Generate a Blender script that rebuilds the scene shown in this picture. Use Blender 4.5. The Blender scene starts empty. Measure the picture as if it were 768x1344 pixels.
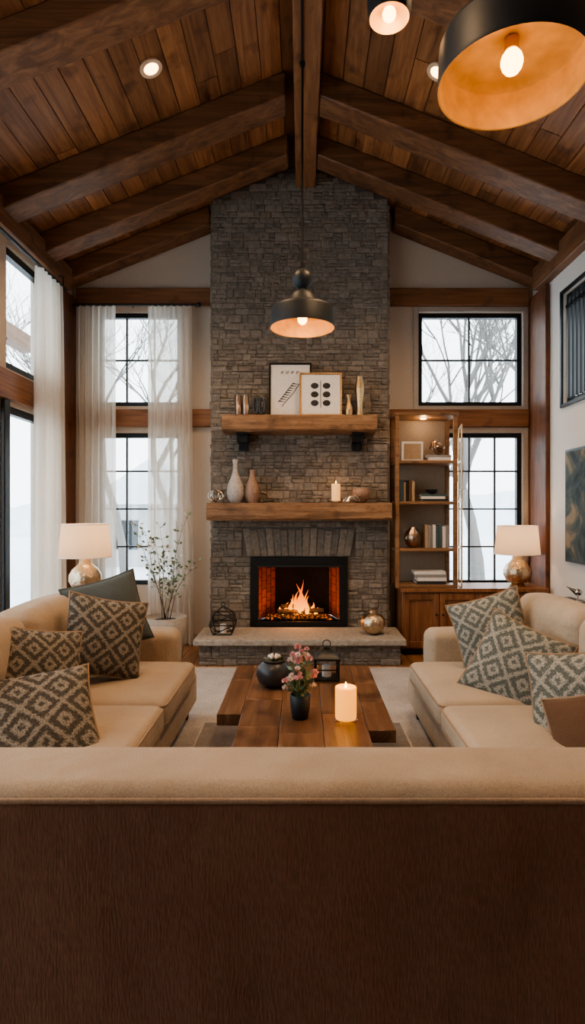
import bpy, math, random
from mathutils import Vector, Matrix, Euler
random.seed(7)
H=1.36
F=762.0
def Z(d): return H+d
R=math.radians
# ------------------------------------------------------------ materials
def newmat(name):
    m=bpy.data.materials.new(name); m.use_nodes=True
    nt=m.node_tree; nt.nodes.clear()
    out=nt.nodes.new('ShaderNodeOutputMaterial')
    return m,nt,out
def N(nt,t,**k):
    n=nt.nodes.new(t)
    for a,b in k.items():
        if a in n.inputs: n.inputs[a].default_value=b
        else: setattr(n,a,b)
    return n
def L(nt,a,b): nt.links.new(a,b)
def c4(c): return (c[0],c[1],c[2],1)
def ramp(nt,stops):
    r=nt.nodes.new('ShaderNodeValToRGB'); e=r.color_ramp.elements
    e[0].position=stops[0][0]; e[0].color=c4(stops[0][1])
    e[1].position=stops[-1][0]; e[1].color=c4(stops[-1][1])
    for p,c in stops[1:-1]:
        x=e.new(p); x.color=c4(c)
    return r
def plain(name,col,rough=.5,metal=0,bump=0,bscale=50,var=0.0,spec=.5):
    m,nt,out=newmat(name)
    b=N(nt,'ShaderNodeBsdfPrincipled'); b.inputs['Roughness'].default_value=rough
    b.inputs['Metallic'].default_value=metal
    b.inputs['Specular IOR Level'].default_value=spec
    tc=N(nt,'ShaderNodeTexCoord'); no=N(nt,'ShaderNodeTexNoise'); no.inputs['Scale'].default_value=bscale
    no.inputs['Detail'].default_value=4
    L(nt,tc.outputs['Object'],no.inputs['Vector'])
    v=var if var else .08
    r=ramp(nt,[(.3,[x*(1-v) for x in col]),(.7,[min(1,x*(1+v)) for x in col])])
    L(nt,no.outputs['Fac'],r.inputs[0]); L(nt,r.outputs[0],b.inputs['Base Color'])
    if bump:
        bp=N(nt,'ShaderNodeBump'); bp.inputs['Strength'].default_value=bump; bp.inputs['Distance'].default_value=.01
        L(nt,no.outputs['Fac'],bp.inputs['Height']); L(nt,bp.outputs[0],b.inputs['Normal'])
    L(nt,b.outputs[0],out.inputs[0]); return m
def emit(name,col,s):
    m,nt,out=newmat(name); e=N(nt,'ShaderNodeEmission'); e.inputs[0].default_value=c4(col); e.inputs[1].default_value=s
    L(nt,e.outputs[0],out.inputs[0]); return m
def wood(name,cd,cm,cl,axis='Y',scale=1.0,rough=.45,bump=.25,vlo=.62,vhi=1.25,g=1.0):
    cd,cm,cl=[tuple(q*g for q in c) for c in (cd,cm,cl)]
    m,nt,out=newmat(name)
    b=N(nt,'ShaderNodeBsdfPrincipled'); b.inputs['Roughness'].default_value=rough
    tc=N(nt,'ShaderNodeTexCoord'); at=N(nt,'ShaderNodeAttribute'); at.attribute_name='rnd'
    mul=N(nt,'ShaderNodeMath',operation='MULTIPLY'); mul.inputs[1].default_value=37.0
    L(nt,at.outputs['Fac'],mul.inputs[0])
    add=N(nt,'ShaderNodeVectorMath',operation='ADD'); L(nt,tc.outputs['Object'],add.inputs[0]); L(nt,mul.outputs[0],add.inputs[1])
    mp=N(nt,'ShaderNodeMapping'); s={'X':(1,14,14),'Y':(14,1,14),'Z':(14,14,1)}[axis]
    mp.inputs['Scale'].default_value=[q*scale for q in s]; L(nt,add.outputs[0],mp.inputs[0])
    n1=N(nt,'ShaderNodeTexNoise'); n1.inputs['Scale'].default_value=1.3; n1.inputs['Detail'].default_value=8; n1.inputs['Distortion'].default_value=1.2; n1.inputs['Roughness'].default_value=.65
    L(nt,mp.outputs[0],n1.inputs['Vector'])
    r=ramp(nt,[(.28,cd),(.5,cm),(.72,cl)]); L(nt,n1.outputs['Fac'],r.inputs[0])
    mr=N(nt,'ShaderNodeMapRange'); mr.inputs['To Min'].default_value=vlo; mr.inputs['To Max'].default_value=vhi
    L(nt,at.outputs['Fac'],mr.inputs['Value'])
    vm=N(nt,'ShaderNodeVectorMath',operation='SCALE'); L(nt,r.outputs[0],vm.inputs[0]); L(nt,mr.outputs[0],vm.inputs['Scale'])
    n2=N(nt,'ShaderNodeTexNoise'); n2.inputs['Scale'].default_value=5; n2.inputs['Detail'].default_value=3
    L(nt,add.outputs[0],n2.inputs['Vector'])
    r2=ramp(nt,[(.25,(.4,.36,.34)),(.42,(1,1,1))]); L(nt,n2.outputs['Fac'],r2.inputs[0])
    mx=N(nt,'ShaderNodeVectorMath',operation='MULTIPLY'); L(nt,vm.outputs[0],mx.inputs[0]); L(nt,r2.outputs[0],mx.inputs[1])
    L(nt,mx.outputs[0],b.inputs['Base Color'])
    bp=N(nt,'ShaderNodeBump'); bp.inputs['Strength'].default_value=bump; bp.inputs['Distance'].default_value=.01
    L(nt,n1.outputs['Fac'],bp.inputs['Height']); L(nt,bp.outputs[0],b.inputs['Normal'])
    L(nt,b.outputs[0],out.inputs[0]); return m
def stone(name,stops,rough=.9):
    m,nt,out=newmat(name)
    b=N(nt,'ShaderNodeBsdfPrincipled'); b.inputs['Roughness'].default_value=rough
    b.inputs['Specular IOR Level'].default_value=.2
    tc=N(nt,'ShaderNodeTexCoord'); at=N(nt,'ShaderNodeAttribute'); at.attribute_name='rnd'
    r=ramp(nt,stops); L(nt,at.outputs['Fac'],r.inputs[0])
    n=N(nt,'ShaderNodeTexNoise'); n.inputs['Scale'].default_value=22; n.inputs['Detail'].default_value=9; n.inputs['Roughness'].default_value=.75
    L(nt,tc.outputs['Object'],n.inputs['Vector'])
    r2=ramp(nt,[(.3,(.55,.55,.56)),(.7,(1.4,1.36,1.3))]); L(nt,n.outputs['Fac'],r2.inputs[0])
    mx=N(nt,'ShaderNodeVectorMath',operation='MULTIPLY'); L(nt,r.outputs[0],mx.inputs[0]); L(nt,r2.outputs[0],mx.inputs[1])
    L(nt,mx.outputs[0],b.inputs['Base Color'])
    bp=N(nt,'ShaderNodeBump'); bp.inputs['Strength'].default_value=1.0; bp.inputs['Distance'].default_value=.025
    L(nt,n.outputs['Fac'],bp.inputs['Height']); L(nt,bp.outputs[0],b.inputs['Normal'])
    L(nt,b.outputs[0],out.inputs[0]); return m
def fabric(name,col,sc=1.0,bump=.35,var=.10):
    m,nt,out=newmat(name)
    b=N(nt,'ShaderNodeBsdfPrincipled'); b.inputs['Roughness'].default_value=.95
    b.inputs['Specular IOR Level'].default_value=.15
    b.inputs['Sheen Weight'].default_value=.12
    tc=N(nt,'ShaderNodeTexCoord')
    n=N(nt,'ShaderNodeTexNoise'); n.inputs['Scale'].default_value=3; n.inputs['Detail'].default_value=6
    L(nt,tc.outputs['Object'],n.inputs['Vector'])
    mp=N(nt,'ShaderNodeMapping'); mp.inputs['Scale'].default_value=(320*sc,320*sc,60*sc); L(nt,tc.outputs['Object'],mp.inputs[0])
    n2=N(nt,'ShaderNodeTexNoise'); n2.inputs['Scale'].default_value=1; n2.inputs['Detail'].default_value=2
    L(nt,mp.outputs[0],n2.inputs['Vector'])
    r=ramp(nt,[(.3,[x*(1-var) for x in col]),(.7,[x*(1+var) for x in col])]); L(nt,n.outputs['Fac'],r.inputs[0])
    r2=ramp(nt,[(.3,(.84,.84,.84)),(.7,(1.12,1.12,1.12))]); L(nt,n2.outputs['Fac'],r2.inputs[0])
    mx=N(nt,'ShaderNodeVectorMath',operation='MULTIPLY'); L(nt,r.outputs[0],mx.inputs[0]); L(nt,r2.outputs[0],mx.inputs[1])
    L(nt,mx.outputs[0],b.inputs['Base Color'])
    bp=N(nt,'ShaderNodeBump'); bp.inputs['Strength'].default_value=bump; bp.inputs['Distance'].default_value=.003
    L(nt,n2.outputs['Fac'],bp.inputs['Height'])
    n3=N(nt,'ShaderNodeTexNoise'); n3.inputs['Scale'].default_value=6; n3.inputs['Detail'].default_value=3
    L(nt,tc.outputs['Object'],n3.inputs['Vector'])
    bp2=N(nt,'ShaderNodeBump'); bp2.inputs['Strength'].default_value=.45; bp2.inputs['Distance'].default_value=.035
    L(nt,n3.outputs['Fac'],bp2.inputs['Height']); L(nt,bp.outputs[0],bp2.inputs['Normal'])
    L(nt,bp2.outputs[0],b.inputs['Normal'])
    L(nt,b.outputs[0],out.inputs[0]); return m
def ikat(name,dark,light,k=2.5):
    m,nt,out=newmat(name)
    b=N(nt,'ShaderNodeBsdfPrincipled'); b.inputs['Roughness'].default_value=.95; b.inputs['Specular IOR Level'].default_value=.1
    uv=N(nt,'ShaderNodeUVMap'); uv.uv_map='UVMap'
    n=N(nt,'ShaderNodeTexNoise'); n.inputs['Scale'].default_value=34; n.inputs['Detail'].default_value=3
    L(nt,uv.outputs[0],n.inputs['Vector'])
    sc=N(nt,'ShaderNodeVectorMath',operation='SCALE'); sc.inputs['Scale'].default_value=k; L(nt,uv.outputs[0],sc.inputs[0])
    sub=N(nt,'ShaderNodeVectorMath',operation='MULTIPLY_ADD'); L(nt,n.outputs['Color'],sub.inputs[0]); sub.inputs[1].default_value=(.24,.24,0); L(nt,sc.outputs[0],sub.inputs[2])
    sep=N(nt,'ShaderNodeSeparateXYZ'); L(nt,sub.outputs[0],sep.inputs[0])
    def tri(o):
        f=N(nt,'ShaderNodeMath',operation='PINGPONG'); L(nt,o,f.inputs[0]); f.inputs[1].default_value=.5; return f.outputs[0]
    a=N(nt,'ShaderNodeMath',operation='ADD'); L(nt,tri(sep.outputs[0]),a.inputs[0]); L(nt,tri(sep.outputs[1]),a.inputs[1])
    q=N(nt,'ShaderNodeMath',operation='MULTIPLY'); L(nt,a.outputs[0],q.inputs[0]); q.inputs[1].default_value=3.0
    p=N(nt,'ShaderNodeMath',operation='PINGPONG'); L(nt,q.outputs[0],p.inputs[0]); p.inputs[1].default_value=.5
    r=ramp(nt,[(.18,dark),(.40,light)]); L(nt,p.outputs[0],r.inputs[0])
    n2=N(nt,'ShaderNodeTexNoise'); n2.inputs['Scale'].default_value=70; L(nt,uv.outputs[0],n2.inputs['Vector'])
    r2=ramp(nt,[(.38,(.65,.65,.65)),(.6,(1.15,1.15,1.15))]); L(nt,n2.outputs['Fac'],r2.inputs[0])
    mx=N(nt,'ShaderNodeVectorMath',operation='MULTIPLY'); L(nt,r.outputs[0],mx.inputs[0]); L(nt,r2.outputs[0],mx.inputs[1])
    L(nt,mx.outputs[0],b.inputs['Base Color'])
    bp=N(nt,'ShaderNodeBump'); bp.inputs['Strength'].default_value=.5; bp.inputs['Distance'].default_value=.004
    L(nt,p.outputs[0],bp.inputs['Height']); L(nt,bp.outputs[0],b.inputs['Normal'])
    L(nt,b.outputs[0],out.inputs[0]); return m
def sheer(name,col,transp=.35):
    m,nt,out=newmat(name)
    d=N(nt,'ShaderNodeBsdfDiffuse'); d.inputs[0].default_value=c4(col)
    t=N(nt,'ShaderNodeBsdfTranslucent'); t.inputs[0].default_value=c4(col)
    tr=N(nt,'ShaderNodeBsdfTransparent')
    m1=N(nt,'ShaderNodeMixShader'); m1.inputs[0].default_value=.5; L(nt,d.outputs[0],m1.inputs[1]); L(nt,t.outputs[0],m1.inputs[2])
    m2=N(nt,'ShaderNodeMixShader'); L(nt,m1.outputs[0],m2.inputs[1]); L(nt,tr.outputs[0],m2.inputs[2])
    tc=N(nt,'ShaderNodeTexCoord'); mp=N(nt,'ShaderNodeMapping'); mp.inputs['Scale'].default_value=(60,60,4); L(nt,tc.outputs['Object'],mp.inputs[0])
    n=N(nt,'ShaderNodeTexNoise'); L(nt,mp.outputs[0],n.inputs['Vector'])
    mr=N(nt,'ShaderNodeMapRange'); mr.inputs['To Min'].default_value=transp-.12; mr.inputs['To Max'].default_value=transp+.12
    L(nt,n.outputs['Fac'],mr.inputs['Value']); L(nt,mr.outputs[0],m2.inputs[0])
    L(nt,m2.outputs[0],out.inputs[0]); return m
def glass(name,fac=.05,tint=(1,1,1)):
    m,nt,out=newmat(name)
    g=N(nt,'ShaderNodeBsdfGlossy'); g.inputs['Roughness'].default_value=.02
    tr=N(nt,'ShaderNodeBsdfTransparent'); tr.inputs[0].default_value=c4(tint)
    mm=N(nt,'ShaderNodeMixShader'); mm.inputs[0].default_value=fac; L(nt,tr.outputs[0],mm.inputs[1]); L(nt,g.outputs[0],mm.inputs[2])
    L(nt,mm.outputs[0],out.inputs[0]); return m
def glowmix(name,col,ecol,es,transl=.5):
    m,nt,out=newmat(name)
    d=N(nt,'ShaderNodeBsdfDiffuse'); d.inputs[0].default_value=c4(col)
    t=N(nt,'ShaderNodeBsdfTranslucent'); t.inputs[0].default_value=c4(col)
    m1=N(nt,'ShaderNodeMixShader'); m1.inputs[0].default_value=transl; L(nt,d.outputs[0],m1.inputs[1]); L(nt,t.outputs[0],m1.inputs[2])
    e=N(nt,'ShaderNodeEmission'); e.inputs[0].default_value=c4(ecol); e.inputs[1].default_value=es
    a=N(nt,'ShaderNodeAddShader'); L(nt,m1.outputs[0],a.inputs[0]); L(nt,e.outputs[0],a.inputs[1]); L(nt,a.outputs[0],out.inputs[0]); return m
def brickmat(name,c1,c2,mortar,scale,rot=(0,0,0),bw=.5,rh=.25,rough=.8,ms=.02):
    m,nt,out=newmat(name)
    b=N(nt,'ShaderNodeBsdfPrincipled'); b.inputs['Roughness'].default_value=rough
    tc=N(nt,'ShaderNodeTexCoord'); mp=N(nt,'ShaderNodeMapping'); mp.inputs['Rotation'].default_value=rot; L(nt,tc.outputs['Object'],mp.inputs[0])
    br=N(nt,'ShaderNodeTexBrick'); br.inputs['Color1'].default_value=c4(c1); br.inputs['Color2'].default_value=c4(c2); br.inputs['Mortar'].default_value=c4(mortar)
    br.inputs['Scale'].default_value=scale; br.inputs['Mortar Size'].default_value=ms; br.inputs['Brick Width'].default_value=bw; br.inputs['Row Height'].default_value=rh
    L(nt,mp.outputs[0],br.inputs['Vector'])
    n=N(nt,'ShaderNodeTexNoise'); n.inputs['Scale'].default_value=3; n.inputs['Detail'].default_value=8
    mp2=N(nt,'ShaderNodeMapping'); mp2.inputs['Scale'].default_value=(1,12,1) if rough<.6 else (8,8,8); L(nt,mp.outputs[0],mp2.inputs[0]); L(nt,mp2.outputs[0],n.inputs['Vector'])
    r2=ramp(nt,[(.3,(.65,.65,.65)),(.7,(1.25,1.25,1.25))]); L(nt,n.outputs['Fac'],r2.inputs[0])
    mx=N(nt,'ShaderNodeVectorMath',operation='MULTIPLY'); L(nt,br.outputs['Color'],mx.inputs[0]); L(nt,r2.outputs[0],mx.inputs[1])
    L(nt,mx.outputs[0],b.inputs['Base Color'])
    bp=N(nt,'ShaderNodeBump'); bp.inputs['Strength'].default_value=.4; bp.inputs['Distance'].default_value=.01; bp.invert=True
    L(nt,br.outputs['Fac'],bp.inputs['Height']); L(nt,bp.outputs[0],b.inputs['Normal'])
    L(nt,b.outputs[0],out.inputs[0]); return m
def firemat(name):
    m,nt,out=newmat(name)
    tc=N(nt,'ShaderNodeTexCoord'); sp=N(nt,'ShaderNodeSeparateXYZ'); L(nt,tc.outputs['Generated'],sp.inputs[0])
    lw=N(nt,'ShaderNodeLayerWeight'); lw.inputs[0].default_value=.35
    r=ramp(nt,[(0,(1,.42,.05)),(.4,(1,.22,.015)),(1,(.8,.07,.0))]); L(nt,sp.outputs[2],r.inputs[0])
    e=N(nt,'ShaderNodeEmission'); L(nt,r.outputs[0],e.inputs[0])
    mr=N(nt,'ShaderNodeMapRange'); mr.inputs['To Min'].default_value=3.2; mr.inputs['To Max'].default_value=1.5; L(nt,sp.outputs[2],mr.inputs['Value']); L(nt,mr.outputs[0],e.inputs[1])
    tr=N(nt,'ShaderNodeBsdfTransparent'); mm=N(nt,'ShaderNodeMixShader'); 
    r3=ramp(nt,[(.25,(0.1,.1,.1)),(.8,(.95,.95,.95))]); L(nt,lw.outputs['Facing'],r3.inputs[0]); L(nt,r3.outputs[0],mm.inputs[0])
    L(nt,e.outputs[0],mm.inputs[1]); L(nt,tr.outputs[0],mm.inputs[2]); L(nt,mm.outputs[0],out.inputs[0]); return m
def embermat(name):
    m,nt,out=newmat(name)
    b=N(nt,'ShaderNodeBsdfPrincipled'); b.inputs['Base Color'].default_value=(.03,.025,.02,1); b.inputs['Roughness'].default_value=.6
    tc=N(nt,'ShaderNodeTexCoord'); n=N(nt,'ShaderNodeTexNoise'); n.inputs['Scale'].default_value=40; n.inputs['Detail'].default_value=5; L(nt,tc.outputs['Object'],n.inputs['Vector'])
    r=ramp(nt,[(.52,(0,0,0)),(.70,(1,.2,.02))]); L(nt,n.outputs['Fac'],r.inputs[0]); L(nt,r.outputs[0],b.inputs['Emission Color']); b.inputs['Emission Strength'].default_value=1.4
    L(nt,b.outputs[0],out.inputs[0]); return m

M_board=wood('ceiling_board_wood',(.12,.048,.019),(.26,.112,.043),(.40,.19,.078),'Y',1.0,.5,.25)
M_beamX=wood('rafter_wood',(.075,.034,.016),(.175,.080,.035),(.29,.142,.064),'X',.8,.55,.35)
M_beamY=wood('ridge_wood',(.08,.036,.016),(.19,.086,.037),(.31,.15,.066),'Y',.8,.55,.35)
M_beamZ=wood('post_wood',(.06,.022,.010),(.13,.05,.022),(.21,.088,.038),'Z',.8,.5,.3)
M_trimX=wood('wall_beam_wood',(.12,.05,.02),(.23,.10,.042),(.34,.165,.075),'X',.8,.5,.3)
M_mantel=wood('mantel_wood',(.075,.037,.018),(.20,.108,.053),(.35,.205,.11),'X',1.0,.6,.6)
M_table=wood('table_wood',(.075,.036,.018),(.155,.078,.040),(.26,.145,.078),'Y',.9,.28,.2,.7,1.2)
M_cab=wood('cabinet_wood',(.11,.045,.018),(.21,.092,.040),(.32,.155,.07),'Z',1.0,.4,.2,.8,1.15)
M_shelf=wood('bookshelf_wood',(.13,.065,.03),(.24,.13,.062),(.35,.20,.10),'X',1.0,.45,.2)
M_floor=brickmat('floor_planks',(.28,.14,.065),(.35,.185,.09),(.06,.03,.015),1.0,(0,0,R(90)),1.6,.14,.35,.004)
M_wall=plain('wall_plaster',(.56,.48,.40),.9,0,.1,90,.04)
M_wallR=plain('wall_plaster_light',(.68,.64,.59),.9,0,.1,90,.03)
M_casing=plain('window_casing_paint',(.42,.37,.315),.6)
M_shback=plain('bookshelf_back_panel',(.30,.24,.18),.7)
M_black=plain('black_metal',(.012,.014,.016),.4,.3)
M_blackm=plain('matte_black_metal',(.020,.026,.030),.5,.2)
M_stone=stone('stacked_stone',[(0,(.215,.19,.165)),(.3,(.255,.227,.197)),(.6,(.29,.257,.222)),(.9,(.325,.287,.246)),(1,(.27,.222,.175))])
M_mortar=plain('mortar',(.15,.13,.115),.95,0,.5,60,.2)
M_slab=plain('hearth_slab_stone',(.33,.30,.26),.8,0,.8,30,.2)
M_sofa=fabric('sofa_fabric',(.43,.33,.235))
M_sofaR=fabric('sofa_fabric_greige',(.43,.355,.27))
M_sofashade=fabric('sofa_fabric_shaded',(.20,.105,.065),.7,.5)  # beige sofa's rear face in brown: its shade is put into the colour
M_pipe=fabric('sofa_piping',(.34,.24,.16))
M_rug=fabric('rug_pile',(.42,.395,.37),.2,.8,.2)
M_rugshade=fabric('rug_table_shade',(.20,.185,.18),.2,.8,.2)  # darker patch beneath the coffee table, table shade painted into the rug
M_ikA=ikat('ikat_brown',(.095,.085,.070),(.30,.265,.215),2.6)
M_ikB=ikat('ikat_grey_green',(.135,.15,.135),(.37,.355,.305),2.6)
M_pgrey=fabric('cushion_slate_fabric',(.10,.115,.112))
M_pbrown=fabric('cushion_brown_fabric',(.13,.075,.045))
M_sheer=sheer('sheer_curtain',(.86,.80,.72),.26)
M_sheer2=sheer('linen_curtain',(.82,.76,.68),.10)
M_glass=glass('window_glass',.05)
M_clear=glass('clear_glass',.15,(.97,.98,.97))
M_gold=plain('brushed_gold',(.62,.42,.22),.32,1,.4,60,.2)
M_champ=plain('hammered_champagne_metal',(.62,.49,.34),.28,1,.8,45,.15)
M_goldin=plain('gold_lining',(.52,.30,.10),.5,.3,0,20,.15)
M_copper=plain('bronze_metal',(.40,.28,.20),.28,1)
M_silver=plain('silver_metal',(.6,.56,.5),.25,1)
M_white=plain('white_paper',(.74,.71,.66),.8)
M_ink=plain('ink',(.03,.03,.03),.8)
M_vase=plain('glazed_white_ceramic',(.42,.385,.35),.5,0,.2,40,.25)
M_vaseb=plain('brown_ceramic',(.30,.19,.135),.5,0,.5,50,.3)
M_dceram=plain('dark_ceramic',(.03,.03,.032),.35)
M_pot=plain('planter_concrete',(.34,.31,.275),.85,0,.2,40,.12)
M_soil=plain('soil',(.03,.02,.015),.95,0,.6,60)
M_twig=plain('twig_bark',(.13,.10,.07),.8)
M_leaf=plain('leaf_green',(.13,.19,.10),.6)
M_leafl=plain('leaf_pale',(.45,.46,.34),.6)
M_pink=plain('petal_pink',(.80,.46,.48),.6,0,0,30,.25)
M_cream=plain('petal_cream',(.85,.72,.64),.6)
M_shade=glowmix('lampshade_linen',(.68,.56,.43),(1,.66,.36),.07,.5)
M_bulb=emit('bulb_glow',(1,.50,.16),11)
M_disc=emit('downlight_glow',(1,.56,.24),9)
M_trimw=plain('downlight_trim',(.70,.52,.36),.5)
M_candle=glowmix('candle_wax',(.80,.50,.15),(1,.46,.07),.95,.4)
M_candlew=glowmix('candle_wax_pale',(.85,.68,.46),(1,.48,.13),.5,.4)
M_flamec=emit('candle_flame',(1,.60,.2),12)
M_fire=firemat('fire'); M_ember=embermat('embers')
M_fbrickS=brickmat('firebrick_side',(.36,.09,.030),(.24,.06,.022),(.03,.014,.008),6,(R(90),0,R(90)),.5,.25,.85,.02)
M_soot=plain('sooty_firebox',(.014,.010,.008),.9,0,.4,30,.3)
M_log=plain('charred_log',(.05,.03,.02),.9,0,.9,30,.4)
M_snow=plain('snow_ground',(.80,.82,.83),.9,0,.3,2)
M_tree=plain('tree_bark_misty',(.20,.185,.175),.9)
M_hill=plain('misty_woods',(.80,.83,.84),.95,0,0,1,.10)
M_house=plain('house_siding',(.45,.45,.44),.9)
def artmat():
    m,nt,out=newmat('abstract_painting')
    b=N(nt,'ShaderNodeBsdfPrincipled'); b.inputs['Roughness'].default_value=.8
    tc=N(nt,'ShaderNodeTexCoord'); n=N(nt,'ShaderNodeTexNoise'); n.inputs['Scale'].default_value=3.2; n.inputs['Detail'].default_value=8; n.inputs['Distortion'].default_value=1.2
    L(nt,tc.outputs['Object'],n.inputs['Vector'])
    r=ramp(nt,[(.34,(.012,.02,.022)),(.46,(.03,.055,.06)),(.54,(.07,.085,.075)),(.64,(.25,.19,.12))]); L(nt,n.outputs['Fac'],r.inputs[0])
    L(nt,r.outputs[0],b.inputs['Base Color']); L(nt,b.outputs[0],out.inputs[0]); return m
M_art=artmat()

# ------------------------------------------------------------ mesh builder
class MB:
    def __init__(s,name): s.name=name; s.v=[]; s.f=[]; s.mi=[]; s.rn=[]; s.uv=[]; s.m=[]
    def mid(s,m):
        if m not in s.m: s.m.append(m)
        return s.m.index(m)
    def add(s,vs,fs,mat,M=None,rnd=None,uvs=None):
        o=len(s.v); mi=s.mid(mat)
        if rnd is None: rnd=random.random()
        for p in vs:
            p=Vector(p)
            if M is not None: p=M@p
            s.v.append(p)
        for f in fs:
            s.f.append([i+o for i in f]); s.mi.append(mi); s.rn.append(rnd)
            s.uv.extend([(uvs[i] if uvs else (0,0)) for i in f])
    def box(s,a,b,mat,M=None,rnd=None):
        x0,y0,z0=a; x1,y1,z1=b
        if x0>x1:x0,x1=x1,x0
        if y0>y1:y0,y1=y1,y0
        if z0>z1:z0,z1=z1,z0
        vs=[(x0,y0,z0),(x1,y0,z0),(x1,y1,z0),(x0,y1,z0),(x0,y0,z1),(x1,y0,z1),(x1,y1,z1),(x0,y1,z1)]
        s.add(vs,[(0,3,2,1),(4,5,6,7),(0,1,5,4),(1,2,6,5),(2,3,7,6),(3,0,4,7)],mat,M,rnd)
    def prism(s,poly,y0,y1,mat,rnd=None):
        n=len(poly); vs=[(x,y0,z) for x,z in poly]+[(x,y1,z) for x,z in poly]
        fs=[tuple(range(n)),tuple(range(2*n-1,n-1,-1))]+[(i,i+n,(i+1)%n+n,(i+1)%n) for i in range(n)]
        s.add(vs,fs,mat,None,rnd)
    def rbox(s,c,size,r,mat,M=None,puff=(0,0,0),m=6,rnd=None):
        h=[q/2 for q in size]; r=min(r,min(h)*.98)
        def cl(hh):
            e=[-hh+r*t for t in (0,.25,.5,.75,1)]
            inner=[-(hh-r)+2*(hh-r)*i/m for i in range(1,m)]
            return e+inner+[-q for q in reversed(e)]
        L3=[cl(q) for q in h]; idx={}; vs=[]; fs=[]
        def vert(p):
            k=(round(p[0],5),round(p[1],5),round(p[2],5))
            if k in idx: return idx[k]
            inn=[max(-(h[i]-r),min(h[i]-r,p[i])) for i in range(3)]
            d=Vector([p[i]-inn[i] for i in range(3)]); 
            if d.length>0: d=d.normalized()*r
            q=Vector(inn)+d; q2=q.copy()
            for i in range(3):
                j,k2=[(1,2),(0,2),(0,1)][i]
                q2[i]+=puff[i]*(q[i]/h[i])*max(0,1-(q[j]/h[j])**2)*max(0,1-(q[k2]/h[k2])**2) if puff[i] else 0
            idx[k]=len(vs); vs.append(Vector(c)+q2); return idx[k]
        for ax in range(3):
            u,w=[(1,2),(2,0),(0,1)][ax]
            for sg in (-1,1):
                for i in range(len(L3[u])-1):
                    for j in range(len(L3[w])-1):
                        q=[]
                        for a,b in ((i,j),(i+1,j),(i+1,j+1),(i,j+1)):
                            p=[0,0,0]; p[ax]=sg*h[ax]; p[u]=L3[u][a]; p[w]=L3[w][b]; q.append(vert(p))
                        if sg<0: q.reverse()
                        if len(set(q))==4: fs.append(q)
        s.add(vs,fs,mat,M,rnd)
    def lathe(s,prof,c,mat,seg=28,M=None,sx=1,sy=1,rip=0,nr=8):
        vs=[];fs=[]; n=len(prof)
        for r,z in prof:
            for i in range(seg):
                a=2*math.pi*i/seg; rr=r*(1+rip*math.cos(nr*a)); vs.append((c[0]+rr*math.cos(a)*sx,c[1]+rr*math.sin(a)*sy,c[2]+z))
        for k in range(n-1):
            for i in range(seg):
                j=(i+1)%seg; fs.append((k*seg+i,k*seg+j,(k+1)*seg+j,(k+1)*seg+i))
        if prof[0][0]>1e-4: fs.append(tuple(range(seg-1,-1,-1)))
        if prof[-1][0]>1e-4: fs.append(tuple((n-1)*seg+i for i in range(seg)))
        s.add(vs,fs,mat,M)
    def shell(s,prof,c,mat,seg=40,M=None):
        vs=[];fs=[]; n=len(prof)
        for r,z in prof:
            for i in range(seg):
                a=2*math.pi*i/seg; vs.append((c[0]+r*math.cos(a),c[1]+r*math.sin(a),c[2]+z))
        for k in range(n-1):
            for i in range(seg):
                j=(i+1)%seg; fs.append((k*seg+i,k*seg+j,(k+1)*seg+j,(k+1)*seg+i))
        s.add(vs,fs,mat,M)
    def sphere(s,c,r,mat,seg=16,M=None,sz=1):
        n=seg//2; prof=[(r*math.sin(math.pi*k/n),-r*sz*math.cos(math.pi*k/n)) for k in range(n+1)]
        s.lathe(prof,c,mat,seg,M)
    def tube(s,pts,r,mat,seg=6,closed=False,M=None):
        pts=[Vector(p) for p in pts]; n=len(pts)
        rs=r if isinstance(r,(list,tuple)) else [r]*n
        vs=[];fs=[]; up=None
        for k in range(n):
            if closed: t=(pts[(k+1)%n]-pts[k-1])
            else: t=pts[min(k+1,n-1)]-pts[max(k-1,0)]
            if t.length<1e-9: t=Vector((0,0,1))
            t.normalize()
            if up is None: up=Vector((0,0,1)) if abs(t.z)<.9 else Vector((1,0,0))
            a=t.cross(up)
            if a.length<1e-4: a=t.cross(Vector((0,1,.3)))
            a.normalize(); b=a.cross(t).normalized(); up=b
            for i in range(seg):
                an=2*math.pi*i/seg; vs.append(pts[k]+(a*math.cos(an)+b*math.sin(an))*rs[k])
        for k in range(n if closed else n-1):
            k2=(k+1)%n
            for i in range(seg):
                j=(i+1)%seg; fs.append((k*seg+i,k*seg+j,k2*seg+j,k2*seg+i))
        if not closed:
            fs.append(tuple(range(seg-1,-1,-1))); fs.append(tuple((n-1)*seg+i for i in range(seg)))
        s.add(vs,fs,mat,M)
    def cyl(s,c,r,h,mat,seg=24,M=None): s.lathe([(r,0),(r,h)],c,mat,seg,M)
    def finish(s,bevel=0,angle=40,segs=2):
        xs=[p.x for p in s.v]; ys=[p.y for p in s.v]; zs=[p.z for p in s.v]
        o=Vector(((min(xs)+max(xs))/2,(min(ys)+max(ys))/2,min(zs)))
        me=bpy.data.meshes.new(s.name); me.from_pydata([tuple(p-o) for p in s.v],[],s.f)
        for m in s.m: me.materials.append(m)
        me.polygons.foreach_set('material_index',s.mi)
        at=me.attributes.new('rnd','FLOAT','FACE'); at.data.foreach_set('value',s.rn)
        uv=me.uv_layers.new(name='UVMap'); uv.data.foreach_set('uv',[q for t in s.uv for q in t])
        me.update(); me.validate()
        me.shade_smooth(); me.set_sharp_from_angle(angle=R(angle))
        ob=bpy.data.objects.new(s.name,me); ob.location=o; bpy.context.collection.objects.link(ob)
        if bevel:
            b=ob.modifiers.new('bevel','BEVEL'); b.width=bevel; b.segments=segs; b.limit_method='ANGLE'; b.angle_limit=R(50)
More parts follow.
